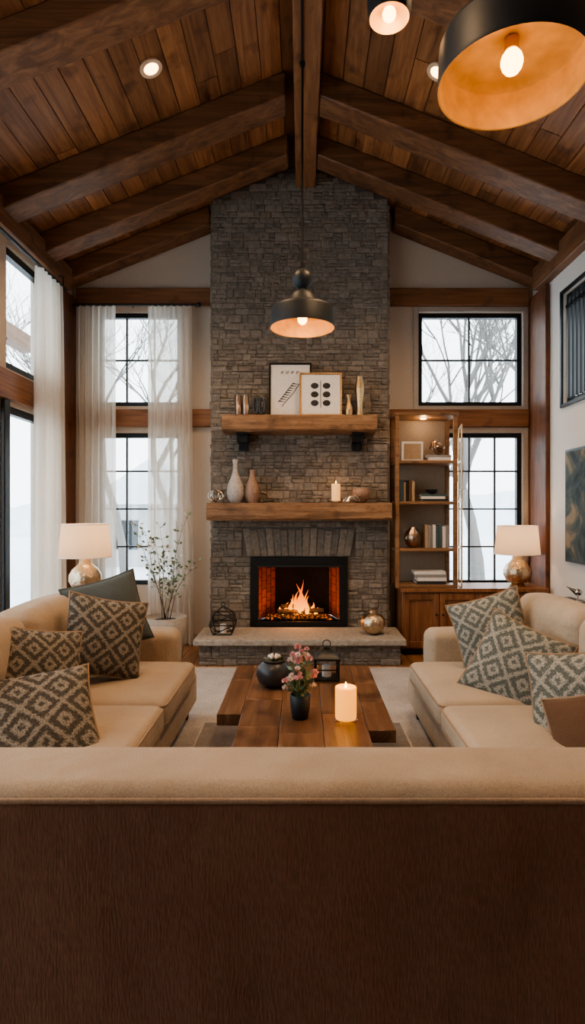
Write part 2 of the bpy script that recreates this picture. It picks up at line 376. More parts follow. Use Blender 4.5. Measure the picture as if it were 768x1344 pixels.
        return ob

# ------------------------------------------------------------ room shell
XW=2.38; YB=6.0; YR=-1.8; ZP=Z(3.43); SL=.4; ZE=ZP-SL*XW
T=.15
fl=MB('floor'); fl.box((-XW,YR,-.1),(XW,YB+.25,0),M_floor); fl.finish()
def panels(mb,mapf,u0,u1,v0,v1,holes,mat):
    us=sorted(set([u0,u1]+[h[0] for h in holes]+[h[1] for h in holes])); vs=sorted(set([v0,v1]+[h[2] for h in holes]+[h[3] for h in holes]))
    for i in range(len(us)-1):
        for j in range(len(vs)-1):
            cu=(us[i]+us[i+1])/2; cv=(vs[j]+vs[j+1])/2
            if any(h[0]<cu<h[1] and h[2]<cv<h[3] for h in holes): continue
            a,b=mapf(us[i],vs[j]),mapf(us[i+1],vs[j+1]); mb.box(a[0],b[1],mat)
CX0,CX1=-.885,.838
px=lambda p,Y=6.0:(p-397)*Y/F
pz=lambda p,Y=6.0:H+(672-p)*Y/F
WB=[(px(128),px(238),pz(533),pz(410)),(px(128),px(238),pz(768),pz(568)),
    (px(549),px(686),pz(533),pz(410)),(px(549),px(686),pz(768),pz(568))]
wb=MB('wall_back')
mapb=lambda u,v:((u,YB,v),(u,YB+T,v))
panels(wb,mapb,-XW,CX0,0,ZE,WB[:2],M_wall); panels(wb,mapb,CX1,XW,0,ZE,WB[2:],M_wall)
wb.prism([(-XW,ZE),(CX0,ZE),(CX0,ZP+SL*CX0)],YB,YB+T,M_wall)
wb.prism([(CX1,ZE),(XW,ZE),(CX1,ZP-SL*CX1)],YB,YB+T,M_wall)
wb.finish()
wr=MB('wall_rear'); wr.box((-XW,YR-T,0),(XW,YR,ZE),M_wall); wr.prism([(-XW,ZE),(XW,ZE),(0,ZP)],YR-T,YR,M_wall); wr.finish()
bays=[(4.66,5.40),(3.2,4.56),(1.6,3.1),(.0,1.5)]
WL=[]
for a,b in bays:
    WL.append((a,b,Z(1.16),Z(2.16))); WL.append((a,b,.02,Z(.87)))
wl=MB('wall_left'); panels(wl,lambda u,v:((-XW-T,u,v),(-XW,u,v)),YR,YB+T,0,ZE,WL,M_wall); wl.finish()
WR=[(4.25,5.29,Z(.98),Z(1.98))]
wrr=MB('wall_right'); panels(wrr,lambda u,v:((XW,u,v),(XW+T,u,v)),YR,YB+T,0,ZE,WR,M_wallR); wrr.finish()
ce=MB('ceiling')
for sg in (-1,1):
    x=0.0; w=.155
    while x<XW+.05:
        xa,xb=x+.003,min(x+w-.003,XW+.1)
        y=YR-random.random()*1.2
        while y<YB+T:
            ln=random.uniform(1.6,3.2); ya,yb=max(y,YR)+.002,min(y+ln,YB+T)-.002
            if yb>ya:
                dz=random.uniform(0,.004)
                v=[]
                for (xx,t) in ((xa,0),(xb,0),(xb,.03),(xa,.03)):
                    for yy in (ya,yb): v.append((sg*xx,yy,ZP-SL*xx+t+dz))
                ce.add(v,[(0,2,3,1),(2,4,5,3),(4,6,7,5),(6,0,1,7),(0,6,4,2),(1,3,5,7)],M_board)
            y+=ln
        x+=w
    e=XW+.15
    v=[(0,YR-T,ZP+.03),(sg*e,YR-T,ZP-SL*e+.03),(sg*e,YB+.3,ZP-SL*e+.03),(0,YB+.3,ZP+.03)]
    v2=[(a,b,c+.1) for a,b,c in v]
    ce.add(v+v2,[(0,1,2,3),(4,5,6,7),(0,1,5,4),(1,2,6,5),(2,3,7,6),(3,0,4,7)],M_ink)
ce.finish()
def rafter(y0,y1,xin,sg,dep=.19):
    mb=MB('ceiling_beam'); v=[]
    for xx in (xin,XW-.005):
        zt=ZP-SL*xx
        for yy in (y0,y1):
            for z in (zt-dep,zt+.0): v.append((sg*xx,yy,z))
    mb.add(v,[(0,1,3,2),(4,6,7,5),(0,4,5,1),(2,3,7,6),(1,5,7,3),(0,2,6,4)],M_beamX,None,random.uniform(.4,.9)); mb.finish(.012)
for y0,y1,xi in [(5.78,5.98,.92),(5.18,5.40,.13),(4.44,4.68,.13),(3.24,3.48,.13),(2.0,2.24,.13),(.8,1.04,.13),(-.6,-.36,.13)]:
    rafter(y0,y1,xi,-1); rafter(y0,y1,xi,1)
rb=MB('ridge_beam'); rb.box((-.065,YR+.02,Z(3.17)),(.13,5.68,Z(3.37)),M_beamY,None,.8); rb.finish(.012)
cc=MB('ceiling_conduit'); cc.tube([(-.0,.2,Z(3.161)),(-.0,4.3,Z(3.161))],.0085,M_black); cc.finish()
def trim(name,a,b,mat,rnd=.6,bev=.008):
    m=MB(name); m.box(a,b,mat,None,rnd); m.finish(bev)
trim('trim_1',(-XW+.001,YR+.01,Z(2.20)),(-XW+.09,YB-.22,Z(2.42)),M_beamY)
trim('trim_2',(XW-.09,YR+.01,Z(2.20)),(XW-.001,YB-.22,Z(2.42)),M_beamY)
trim('trim_3',(-XW+.055,YB-.05,pz(402)),(CX0-.04,YB-.002,pz(380)),M_trimX)
trim('trim_4',(CX1+.04,YB-.05,pz(403)),(XW-.05,YB-.002,pz(380)),M_trimX)
trim('trim_5',(-XW+.055,YB-.05,pz(561)),(CX0-.04,YB-.002,pz(538)),M_trimX)
trim('trim_6',(CX1+.04,YB-.05,pz(561)),(XW-.05,YB-.002,pz(538)),M_trimX)
trim('trim_7',(-XW+.002,5.50,.0),(-XW+.05,5.99,Z(2.19)),M_beamZ,.9)
trim('trim_8',(XW-.045,5.57,.0),(XW-.002,5.99,Z(2.19)),M_beamZ,.9)
trim('trim_9',(-XW+.002,YR+.02,Z(.90)),(-XW+.05,5.49,Z(1.13)),M_beamY,.9)
for i,(a,b) in enumerate([(4.56,4.66),(3.1,3.2),(1.5,1.6)]):
    trim('trim_%d'%(10+i),(-XW+.002,a+.005,.0),(-XW+.04,b-.005,Z(.895)),M_black,.5)
trim('baseboard_right',(XW-.02,YR+.02,0),(XW-.001,5.56,.11),M_casing)
trim('baseboard_back',(-XW+.055,YB-.02,0),(CX0-.04,YB-.001,.11),M_casing)

wcount=[0]
def window(x0,x1,z0,z1,cols,rows,plane,fr=.045,mun=.016,casing=.045,bars=0):
    wcount[0]+=1; mb=MB('window_%d'%wcount[0])
    if plane=='back': Mx=Matrix(((1,0,0,0),(0,-1,0,YB),(0,0,1,0),(0,0,0,1)))
    if plane=='left': Mx=Matrix(((0,1,0,-XW),(1,0,0,0),(0,0,1,0),(0,0,0,1)))
    if plane=='right': Mx=Matrix(((0,-1,0,XW),(1,0,0,0),(0,0,1,0),(0,0,0,1)))
    B=lambda a,b,m:mb.box(a,b,m,Mx)
    d0,d1=-.09,-.03
    g=.002
    X0,X1,Z0,Z1=x0+g,x1-g,z0+g,z1-g
    B((X0,d0,Z0),(X0+fr,d1,Z1),M_black);B((X1-fr,d0,Z0),(X1,d1,Z1),M_black)
    B((X0+fr,d0,Z0),(X1-fr,d1,Z0+fr),M_black);B((X0+fr,d0,Z1-fr),(X1-fr,d1,Z1),M_black)
    for i in range(1,cols):
        u=X0+(X1-X0)*i/cols; B((u-mun/2,-.075,Z0+fr),(u+mun/2,-.045,Z1-fr),M_black)
    for i in range(1,rows):
        v=Z0+(Z1-Z0)*i/rows; B((X0+fr,-.074,v-mun/2),(X1-fr,-.046,v+mun/2),M_black)
    for i in range(1,bars):
        u=X0+(X1-X0)*i/bars; B((u-.014,-.03,Z0+fr),(u+.014,.0,Z1-fr),M_black)
    if bars: B((X0+fr,-.03,Z1-.14),(X1-fr,.0,Z1-.11),M_black)
    B((X0+fr,-.062,Z0+fr),(X1-fr,-.058,Z1-fr),M_glass)
    if casing:
        c=casing; cm=M_casing if plane!='right' else M_black
        B((x0-c,.001,z0-c),(x0-.001,.022,z1+c),cm);B((x1+.001,.001,z0-c),(x1+c,.022,z1+c),cm)
        B((x0,.001,z0-c),(x1,.022,z0-.001),cm);B((x0,.001,z1+.001),(x1,.022,z1+c),cm)
    mb.finish()
window(*WB[0],3,2,'back',casing=.0); window(*WB[1],3,4,'back',casing=.0)
window(*WB[2],2,2,'back',casing=.05); window(*WB[3],4,4,'back',casing=.05)
for i,w in enumerate(WL):
    window(w[0],w[1],w[2],w[3],1 if w[1]-w[0]<1 else 2,1,'left',fr=.06,mun=.04,casing=0)
window(*WR[0],1,1,'right',fr=.04,casing=.03,bars=14)

# ------------------------------------------------------------ chimney
ch=MB('stone_fireplace_chimney')
YC=5.72
HZ=Z(-1.12)
OX0,OX1=px(329,5.7),px(456,5.7); OZ1=pz(731,5.7)
OZ0=HZ+.004
def pent(x0,x1,z0,y0,y1):
    pts=[(x0,z0),(x1,z0),(x1,ZP-SL*abs(x1)-.002)]
    if x0<0<x1: pts.append((0,ZP-.002))
    pts.append((x0,ZP-SL*abs(x0)-.002)); ch.prism(pts,y0,y1,M_mortar)
pent(CX0,CX1,OZ1,YC,6.25)
ch.box((CX0,YC,0),(OX0,6.25,OZ1),M_mortar); ch.box((OX1,YC,0),(CX1,6.25,OZ1),M_mortar); ch.box((OX0,YC,0),(OX1,6.25,OZ0),M_mortar)
def stoneblk(mb,xb0,xb1,xt0,xt1,z0,z1,Y,dep,axis=None):
    g=.001; bv=.005; j=lambda:random.uniform(-.004,.004)
    P=[(xb0+g,z0+g+j()*.6),(xb1-g,z0+g+j()*.6),(xt1-g,z1-g+j()*.6),(xt0+g,z1-g+j()*.6)]
    cx=sum(p[0] for p in P)/4; cz=sum(p[1] for p in P)/4
    vs=[(x,Y,z) for x,z in P]+[(x,Y-dep+bv,z) for x,z in P]
    I=[(x+(bv if x<cx else -bv)+j()*.6,z+(bv if z<cz else -bv)+j()*.6) for x,z in P]
    vs+=[(x,Y-dep+j()*.9,z) for x,z in I]+[(cx+j()*4,Y-dep-abs(j())*1.8,cz+j())]
    fs=[]
    for a in range(4):
        b=(a+1)%4; fs+=[(a,b,b+4,a+4),(a+4,b+4,b+8,a+8),(a+8,b+8,12)]
    if axis is not None: vs=[axis(v) for v in vs]
    mb.add(vs,fs,M_stone)
def course(mb,x0,x1,z0,z1,Y,axis=None,wmin=.05,wmax=.17):
    x=x0
    while x<x1-.001:
        w=random.uniform(wmin,wmax)
        if x+w>x1-wmin*.8: w=x1-x
        d=lambda:random.uniform(.016,.027)
        if z1-z0>.05 and random.random()<.45:
            zm=z0+(z1-z0)*random.uniform(.38,.62)
            xm=x+w*random.uniform(.3,.7)
            stoneblk(mb,x,x+w,x,x+w,z0,zm,Y,d(),axis)
            if w>.11: stoneblk(mb,x,xm,x,xm,zm,z1,Y,d(),axis); stoneblk(mb,xm,x+w,xm,x+w,zm,z1,Y,d(),axis)
            else: stoneblk(mb,x,x+w,x,x+w,zm,z1,Y,d(),axis)
        else: stoneblk(mb,x,x+w,x,x+w,z0,z1,Y,d(),axis)
        x+=w
SX0,SX1=px(318,5.7),px(467,5.7); SZ1=pz(692,5.7)
z=0.0
rows=[]
while z<ZP-.02:
    h=random.uniform(.04,.085)
    for lim in (OZ1,SZ1):
        if z<lim<z+h+.03: h=lim-z if lim-z>.02 else h
    rows.append((z,z+h)); z+=h
for z0,z1 in rows:
    if z1<=OZ1+.001: segs=[(CX0,OX0),(OX1,CX1)]
    elif z1<=SZ1+.001: segs=[(CX0,SX0),(SX1,CX1)]
    else: segs=[(CX0,CX1)]
    for a,b in segs:
        hw=(ZP-z1)/SL
        if hw<=.03: continue
        a2,b2=max(a,-hw),min(b,hw)
        if b2-a2>.03: course(ch,a2,b2,z0,z1,YC)
    if z1<ZP-SL*.92:
        course(ch,0,.27,z0,z1,0,axis=lambda v:(CX0-(-v[1]),YC+v[0],v[2]))
        course(ch,0,.27,z0,z1,0,axis=lambda v:(CX1+(-v[1]),YC+v[0],v[2]))
ns=15
for i in range(ns):
    a=i/ns; b=(i+1)/ns
    f=lambda t:SX0+.05+(SX1-SX0-.10)*t; g=lambda t:SX0+(SX1-SX0)*t
    stoneblk(ch,f(a),f(b),g(a),g(b),OZ1+.005,SZ1-random.uniform(0,.03),YC,random.uniform(.018,.03))
ch.finish(0,30)
he=MB('stone_hearth')
HX0,HX1=px(253,5.08),px(534,5.08)
he.box((HX0+.06,5.16,0),(HX1-.06,5.655,HZ-.055),M_mortar)
z=0
while z<HZ-.06:
    h=min(random.uniform(.05,.08),HZ-.055-z)
    if HZ-.055-z-h<.03: h=HZ-.055-z
    course(he,HX0+.04,HX1-.04,z,z+h,5.17)
    course(he,0,.48,z,z+h,0,axis=lambda v:(HX0+.07-(-v[1]),5.17+v[0],v[2]))
    course(he,0,.48,z,z+h,0,axis=lambda v:(HX1-.07+(-v[1]),5.17+v[0],v[2]))
    z+=h
he.rbox(((HX0+HX1)/2,(5.08+5.655)/2,HZ-.0275),(HX1-HX0,.575,.055),.012,M_slab)
he.finish(0,30)
fb=MB('fireplace_insert')
yf=5.665
e=.002
fw=.075
fb.box((OX0+e,yf,OZ0+e),(OX0+fw,5.80,OZ1-e),M_black); fb.box((OX1-fw,yf,OZ0+e),(OX1-e,5.80,OZ1-e),M_black)
fb.box((OX0+fw,yf,OZ1-.085),(OX1-fw,5.80,OZ1-e),M_black); fb.box((OX0+fw,yf,OZ0+e),(OX1-fw,5.80,OZ0+.045),M_black)
fb.box((OX0+fw-.012,yf-.012,OZ1-.095),(OX1-fw+.012,yf,OZ1-.08),M_blackm)
ix0,ix1=OX0+fw,OX1-fw; zb=OZ0+.045; zt=OZ1-.085
bx0,bx1=px(362,6.1),px(432,6.1); yb=6.1
fb.add([(ix0,5.8,zb),(bx0,yb,zb),(bx0,yb,zt),(ix0,5.8,zt)],[(0,1,2,3)],M_fbrickS)
fb.add([(ix1,5.8,zb),(bx1,yb,zb),(bx1,yb,zt),(ix1,5.8,zt)],[(0,3,2,1)],M_fbrickS)
fb.add([(bx0,yb,zb),(bx1,yb,zb),(bx1,yb,zt),(bx0,yb,zt)],[(0,1,2,3)],M_soot)
fb.add([(ix0,5.7,zb),(ix1,5.7,zb),(bx1,yb,zb),(bx0,yb,zb)],[(0,1,2,3)],M_soot)
fb.add([(ix0,5.7,zt),(ix1,5.7,zt),(bx1,yb,zt),(bx0,yb,zt)],[(0,3,2,1)],M_soot)
cxf=(ix0+ix1)/2
for i in range(200):
    x=cxf+random.uniform(-.32,.32); y=5.76+random.random()*.2
    fb.sphere((x,y,zb+.012+random.random()*.035*(1-abs(x-cxf)/.33)),random.uniform(.010,.021),M_ember,6)
for (x0,y0,x1,y1,h,r) in [(-.22,5.84,.18,5.90,.065,.030),(-.14,5.93,.25,5.84,.075,.028),(-.18,5.86,.12,5.95,.115,.024)]:
    fb.tube([(cxf+x0+(x1-x0)*t,y0+(y1-y0)*t,zb+h+.004*math.sin(9*t)) for t in [k/6 for k in range(7)]],[r*(1+.08*math.sin(5*k)) for k in range(7)],M_log,10)
for i in range(16):
    x=ix0+(ix1-ix0)*(i+.5)/16; fb.box((x-.003,5.70,zb),(x+.003,5.715,zb+.03),M_blackm)
fb.finish()
fr=MB('fireplace_fire')
def flame(x,y,z0,h,r,lean,seed):
    random.seed(seed); n=14; pts=[];rs=[]
    ph=random.random()*6
    for k in range(n+1):
        t=k/n; pts.append((x+lean*t*t+.4*r*math.sin(ph+t*5)*t*2,y+.01*math.sin(ph*2+t*4),z0+h*t))
        rs.append(max(.0008,r*(math.sin(math.pi*min(1,(t*.88+.12))**.62))*(1-t*.35)))
    fr.tube(pts,rs,M_fire,10)
for a in [(.00,5.86,.19,.034,.02,1),(.03,5.88,.30,.030,-.035,2),(-.035,5.88,.23,.028,.03,3),(.08,5.86,.18,.026,.015,4),(-.08,5.86,.15,.030,-.02,5),(.12,5.88,.11,.026,.03,6),(-.13,5.88,.11,.028,.01,7),(-.17,5.86,.07,.026,-.02,8),(.17,5.86,.065,.026,.0,9),(.01,5.91,.34,.022,.02,10),(-.05,5.9,.19,.022,-.03,11),(.05,5.9,.24,.018,.03,12)]:
    flame(cxf+a[0],a[1],zb+.045,a[2],a[3],a[4],a[5])
fr.finish()
random.seed(21)
def mantel(name,x0,x1,z0,z1,y0=5.42,y1=5.684):
    mb=MB(name); n=40
    vs=[];fs=[]
    prof=[(y1,z0),(y0+.02,z0),(y0,z0+.02),(y0,(z0+z1)/2),(y0,z1-.02),(y0+.012,z1),(y1,z1)]
    for i in range(n+1):
        x=x0+(x1-x0)*i/n
        for k,(y,z) in enumerate(prof):
            jy=random.uniform(-.006,.006)+.008*math.sin(x*5) if 0<k<6 else 0; jz=random.uniform(-.004,.004) if k in(1,2,3) else 0
            vs.append((x,y+jy,z+jz))
    m=len(prof)
    for i in range(n):
        for k in range(m):
            k2=(k+1)%m; fs.append((i*m+k,(i+1)*m+k,(i+1)*m+k2,i*m+k2))
    fs.append(tuple(range(m))); fs.append(tuple(n*m+k for k in range(m-1,-1,-1)))
    mb.add(vs,fs,M_mantel,None,.75); return mb
MZ=pz(660,5.4); m1=mantel('mantel_beam',px(270,5.4),px(515,5.4),pz(683,5.4),MZ); m1.finish(0,35)
UZ=pz(544,5.42); m2=mantel('mantel_shelf',px(291,5.42),px(495,5.42),pz(566,5.42),UZ)
for q in (318,470):
    x=px(q,5.5); zb2=pz(566,5.42)
    m2.box((x-.055,5.46,zb2-.02),(x+.055,5.68,zb2-.004),M_black); m2.box((x-.045,5.62,zb2-.16),(x+.045,5.68,zb2-.004),M_black)
    m2.box((x-.05,5.50,zb2-.09),(x+.05,5.63,zb2-.01),M_black)
m2.finish(0,35)

# ------------------------------------------------------------ mantel objects
def vase(name,pxc,Y,zb,prof,mat,seg=28,**k):
    mb=MB(name); mb.lathe(prof,(px(pxc,Y),Y,zb),mat,seg,**k); return mb.finish()
vase('white_vase',309,5.54,MZ+.001,[(.045,0),(.072,.04),(.083,.10),(.075,.17),(.045,.24),(.026,.30),(.022,.37),(.030,.415),(.022,.41),(.016,.36)],M_vase)
vase('brown_vase',331,5.55,MZ+.001,[(.04,0),(.062,.05),(.068,.12),(.055,.18),(.033,.23),(.022,.28),(.026,.315),(.016,.31)],M_vaseb)
o=MB('wire_knot_ornament')
for k in range(3):
    pts=[]
    for i in range(28):
        a=2*math.pi*i/28; p=Vector((.055*math.cos(a)*(1+.3*math.cos(2*a)),0,.058*math.sin(a)))
        p=Matrix.Rotation(k*1.05,3,'Z')@p; pts.append((px(283,5.5)+p.x,5.52+p.y,MZ+.067+p.z))
    o.tube(pts,.006,M_silver,6,True)
o.finish()
o=MB('pillar_candle'); x=px(441,5.5)
o.lathe([(.05,0),(.055,.012),(.045,.02)],(x,5.5,MZ+.002),M_silver); o.cyl((x,5.5,MZ+.022),.042,.16,M_candlew); o.lathe([(.001,0),(.006,.008),(.001,.028)],(x,5.5,MZ+.184),M_flamec,8); o.finish()
o=MB('antler_ornament')
for k in range(9):
    x=px(450+k*.9,5.5); a=random.uniform(-.8,.8)
    o.tube([(x,5.46,MZ+.012),(x+.035,5.46-.01*a,MZ+.035+random.random()*.03),(x+.08,5.465+.015*a,MZ+.03+random.random()*.05),(x+.11,5.465+.02*a,MZ+.02)],[.011,.009,.007,.002],M_silver,6)
o.finish()
vase('stoneware_bowl',474,5.59,MZ+.002,[(.03,0),(.05,.01),(.080,.05),(.088,.09),(.082,.125),(.07,.14),(.075,.12),(.07,.06),(.001,.03)],M_vaseb)
for i,q in enumerate((313,322.5)):
    vase('bronze_jar',q,5.54,UZ+.001,[(.024,0),(.032,.03),(.034,.09),(.032,.16),(.026,.19),(.030,.20),(.022,.197)],M_copper,24,rip=.03,nr=12)
o=MB('black_ring_sculpture')
for dx,r1,h1 in ((-.030,.022,.085),(.03,.026,.085)):
    o.tube([(px(340,5.54)+dx+r1*math.cos(a),5.54,UZ+h1+.018+h1*.92*math.sin(a)) for a in [2*math.pi*i/30 for i in range(30)]],.016,M_dceram,8,True)
o.finish()
def frame(name,p0,p1,q0,q1,Y,fm,kind):
    mb=MB(name); x0,x1=px(p0,Y),px(p1,Y); z0=UZ+.003; z1=z0+(q1-q0)*Y/F
    w,h=x1-x0,z1-z0
    M=Matrix.Translation(((x0+x1)/2,Y,z0))@Matrix.Rotation(R(-5),4,'X')
    t=.017
    mb.box((-w/2,-.012,0),(-w/2+t,.012,h),fm,M);mb.box((w/2-t,-.012,0),(w/2,.012,h),fm,M)
    mb.box((-w/2+t,-.012,0),(w/2-t,.012,t),fm,M);mb.box((-w/2+t,-.012,h-t),(w/2-t,.012,h),fm,M)
    mb.box((-w/2+t,-.002,t),(w/2-t,.008,h-t),M_white,M)
    if kind==0:
        for i in range(4):
            xx=-w*.22+i*w*.12
            mb.tube([(xx,-.004,h*.80),(xx+.008,-.004,h*.85),(xx+.016,-.004,h*.80),(xx+.024,-.004,h*.85)],.003,M_ink,4,M=M)
        for k in range(9):
            mb.tube([(-w*.12+w*.36*(k/9),-.004,h*(.28+.04*k)),(-w*.12+w*.36*(k/9)-.06,-.004,h*(.30+.04*k)+.0),(-w*.12+w*.36*(k/9)-.07,-.004,h*(.26+.04*k))],[.001,.006,.001],M_ink,4,M=M)
        mb.tube([(-w*.2,-.004,h*.2),(w*.05,-.004,h*.42),(w*.27,-.004,h*.68)],.003,M_ink,4,M=M)
    else:
        for r_ in range(3):
            for c in range(2):
                xx=(-.5+c)*w*.28; zz=h*(.3+.2*r_)
                mb.sphere((0,0,0),.038,M_ink,12,M=M@Matrix.Translation((xx,-.003,zz))@Matrix.Diagonal((1,.06,1,1)) ,sz=.8)
        mb.tube([(0,-.004,h*.2),(0,-.004,h*.82)],.003,M_ink,4,M=M)
    mb.finish()
frame('framed_print',353,409,470,543,5.60,M_black,0)
frame('framed_botanical_print',393,449,485,543,5.53,M_gold,1)
vase('gold_bud_vase',458,5.54,UZ+.001,[(.03,0),(.04,.04),(.036,.09),(.018,.13),(.014,.17),(.03,.205),(.02,.2)],M_gold,24)
vase('tall_gold_vase',472,5.54,UZ+.001,[(.035,0),(.026,.05),(.028,.12),(.042,.24),(.040,.31),(.026,.36),(.03,.38),(.02,.37)],M_gold,24,rip=.04,nr=8)
o=MB('wire_lantern'); x=px(293,5.35); y=5.35; z0=HZ+.006; hw=.11
zs=[(.0,.75),(.09,1.0),(.18,.8)]
rings=[]
for zz,s in zs: rings.append([(x+sx*hw*s,y+sy*hw*s,z0+zz) for sx,sy in ((-1,-1),(1,-1),(1,1),(-1,1))])
for r_ in rings: o.tube(r_,.006,M_black,5,True)
for a in range(4):
    o.tube([rings[0][a],rings[1][a],rings[2][a],(x,y,z0+.245)],.006,M_black,5)
    o.tube([rings[0][a],rings[1][(a+1)%4]],.005,M_black,5); o.tube([rings[1][a],rings[2][(a+1)%4]],.005,M_black,5)
o.tube([(x+.02*math.cos(t),y,z0+.262+.02*math.sin(t)) for t in [k*math.pi/6 for k in range(12)]],.004,M_black,5,True)
o.cyl((x,y,z0),.03,.08,M_white,16)
o.finish()
o=MB('bronze_pumpkin_vase'); x=px(490,5.3)
o.lathe([(.04,0),(.085,.03),(.112,.09),(.105,.14),(.07,.18),(.03,.195),(.028,.21),(.038,.225),(.02,.22)],(x,5.32,HZ+.002),M_champ,40,rip=.03,nr=10); o.finish()

# ------------------------------------------------------------ curtains
def curtain(name,p0,p1,z0,z1,mat,folds,amp=.035,flare=0):
    mb=MB(name); p0=Vector(p0);p1=Vector(p1); d=(p1-p0); n=Vector((-d.y,d.x)).normalized(); nu=folds*12; nv=14
    vs=[];fs=[]; ph=[random.uniform(-.9,.9) for _ in range(folds+2)]
    for j in range(nv+1):
        t=j/nv; z=z1+(z0-z1)*t
        for i in range(nu+1):
            s=i/nu; a=amp*(.6+.5*t**.4)
            k=int(s*folds); f=s*folds-k; phs=ph[k]*(1-f)+ph[k+1]*f
            off=a*math.sin(2*math.pi*s*folds+phs*t)+a*.25*math.sin(2*math.pi*s*folds*2.3+t*2)
            ss=.5+(s-.5)*(1+flare*(t-.3)+.0)+.006*math.sin(4*math.pi*s*folds)
            q=p0+d*ss+n*off; vs.append((q.x,q.y,z))
    for j in range(nv):
        for i in range(nu):
            a=j*(nu+1)+i; fs.append((a,a+1,a+nu+2,a+nu+1))
    mb.add(vs,fs,mat); return mb
YCt=5.87
rodz=pz(401,YCt)
c=curtain('sheer_curtain',(px(97,YCt)+.02,YCt),(px(152,YCt),YCt),.02,rodz-.006,M_sheer,6,.040,.03); c.finish(0,180)
c=curtain('sheer_curtain',(px(194,YCt),YCt),(px(252,YCt),YCt),.02,rodz-.006,M_sheer,7,.040,.05); c.finish(0,180)
o=MB('curtain_rod'); o.tube([(px(92,YCt)+.03,YCt,rodz+.008),(px(259,YCt),YCt,rodz+.008)],.012,M_black,10); o.sphere((px(261,YCt),YCt,rodz+.008),.024,M_black,12)
for q in (100,172,256): o.tube([(px(q,YCt),YCt,rodz+.008),(px(q,YCt),5.947,rodz+.008)],.007,M_black,6)
o.finish()
XL=-2.25
c=curtain('linen_curtain',(XL,4.92),(XL,5.42),.02,Z(2.095),M_sheer2,6,.042,.03); c.finish(0,180)
o=MB('curtain_rod'); o.tube([(XL,2.6,Z(2.11)),(XL,5.5,Z(2.11))],.014,M_black,10)
for q in (2.7,4.1,5.46): o.tube([(XL,q,Z(2.11)),(XL,q,Z(2.22)),(-XW+.09,q,Z(2.22))],.007,M_black,6)
o.finish()

# ------------------------------------------------------------ planter w/ branches
o=MB('potted_branches'); Y=5.2; x=px(217,Y)
o.lathe([(.14,0),(.17,.2),(.195,.42),(.185,.425),(.175,.40),(.001,.39)],(x,Y,.002),M_pot,36)
o.lathe([(.172,.392),(.001,.40)],(x,Y,.002),M_soil,24)
random.seed(5)
def leaf(mb,p,d,l,w,mat):
    d=Vector(d).normalized(); s=d.cross(Vector((random.uniform(-1,1),random.uniform(-1,1),.2))).normalized()
    p=Vector(p); n=d.cross(s)
    mb.add([p,p+d*l*.5+s*w+n*w*.3,p+d*l,p+d*l*.5-s*w+n*w*.3],[(0,1,2,3)],mat)
for k in range(8):
    a=[-1,-.7,-.35,-.1,.15,.45,.75,1][k]; b=random.uniform(-.5,.5); hh=random.uniform(.5,.95)
    pts=[]
    for i in range(9):
        t=i/8; pts.append((x+.03*a+a*.24*t**1.4+.015*math.sin(t*7+k),Y+.02*b+b*.2*t,.40+hh*t))
    o.tube(pts,[.0045*(1-.7*i/8) for i in range(9)],M_twig,5)
    for i in range(3,9):
        for m_ in range(4):
            d=(random.uniform(-1,1),random.uniform(-1,1),random.uniform(0,1)); q=Vector(pts[i]); q2=q+Vector(d).normalized()*.035
            o.tube([q,q2],[.0015,.001],M_twig,4); leaf(o,q2,d,.045,.013,random.choice([M_leaf,M_leaf,M_leafl]))
o.finish(0,180)

# ------------------------------------------------------------ cabinet + bookshelf
CZ=pz(773,5.45); cy0=5.47
o=MB('wood_cabinet'); cx0,cx1=.945,XW-.055
o.box((cx0,cy0+.03,.06),(cx1,5.93,CZ-.035),M_cab,None,.6); o.box((cx0+.03,cy0+.07,0),(cx1-.03,5.9,.06),M_black)
o.box((cx0-.015,cy0-.0,CZ-.035),(cx1+.0,5.945,CZ),M_cab,None,.95)
nd=4; dw=(cx1-cx0-.02)/nd
for i in range(nd):
    a=cx0+.01+i*dw+.006; b=a+dw-.012; z0,z1=.075,CZ-.05; y=cy0+.012
    o.box((a,y,z0),(a+.05,cy0+.03,z1),M_cab);o.box((b-.05,y,z0),(b,cy0+.03,z1),M_cab)
    o.box((a+.05,y,z0),(b-.05,cy0+.03,z0+.06),M_cab);o.box((a+.05,y,z1-.06),(b-.05,cy0+.03,z1),M_cab)
    kx=b-.025 if i%2==0 else a+.025
    o.sphere((kx,y-.012,(z0+z1)/2+.06),.012,M_black,10)
o.finish(.004)
bx0,bx1=.882,px(601,5.5); by0,by1=5.50,5.84; BT=pz(541,5.5)
o=MB('bookshelf')
P=.038
for xx in (bx0,bx1-P):
    for yy in (by0,by1-P): o.box((xx,yy,CZ+.002),(xx+P,yy+P,BT-.03),M_shelf,None,.6)
o.box((bx0-.004,by0-.01,BT-.03),(bx1+.01,by1,BT),M_shelf,None,.6)
SH=[pz(604,5.5),pz(658,5.5),pz(720,5.5)]
o.box((bx0+P,by0+.0,CZ+.002),(bx1-P,by1-.004,CZ+.03),M_shelf,None,.7)
for s_ in SH: o.box((bx0+.004,by0+.008,s_-.028),(bx1-.004,by1-.004,s_),M_shelf,None,.7)
o.box((bx0+P,by1-.02,CZ+.03),(bx1-P,by1-.008,BT-.03),M_shback,None,.4)
o.lathe([(.03,0),(.03,.01)],((bx0+bx1)/2,5.66,BT-.042),M_bulb,16)
o.finish(.004)
o=MB('gold_frame_screen')
d0=(bx1+.03,5.48); d1=(bx1+.09,5.80)
for (u,v) in (d0,d1): o.tube([(u,v,CZ+.012),(u,v,BT-.12)],.009,M_gold,6)
for z in (CZ+.012,SH[2],SH[1],SH[0],BT-.12): o.tube([(d0[0],d0[1],z),(d1[0],d1[1],z)],.009,M_gold,6)
o.finish()
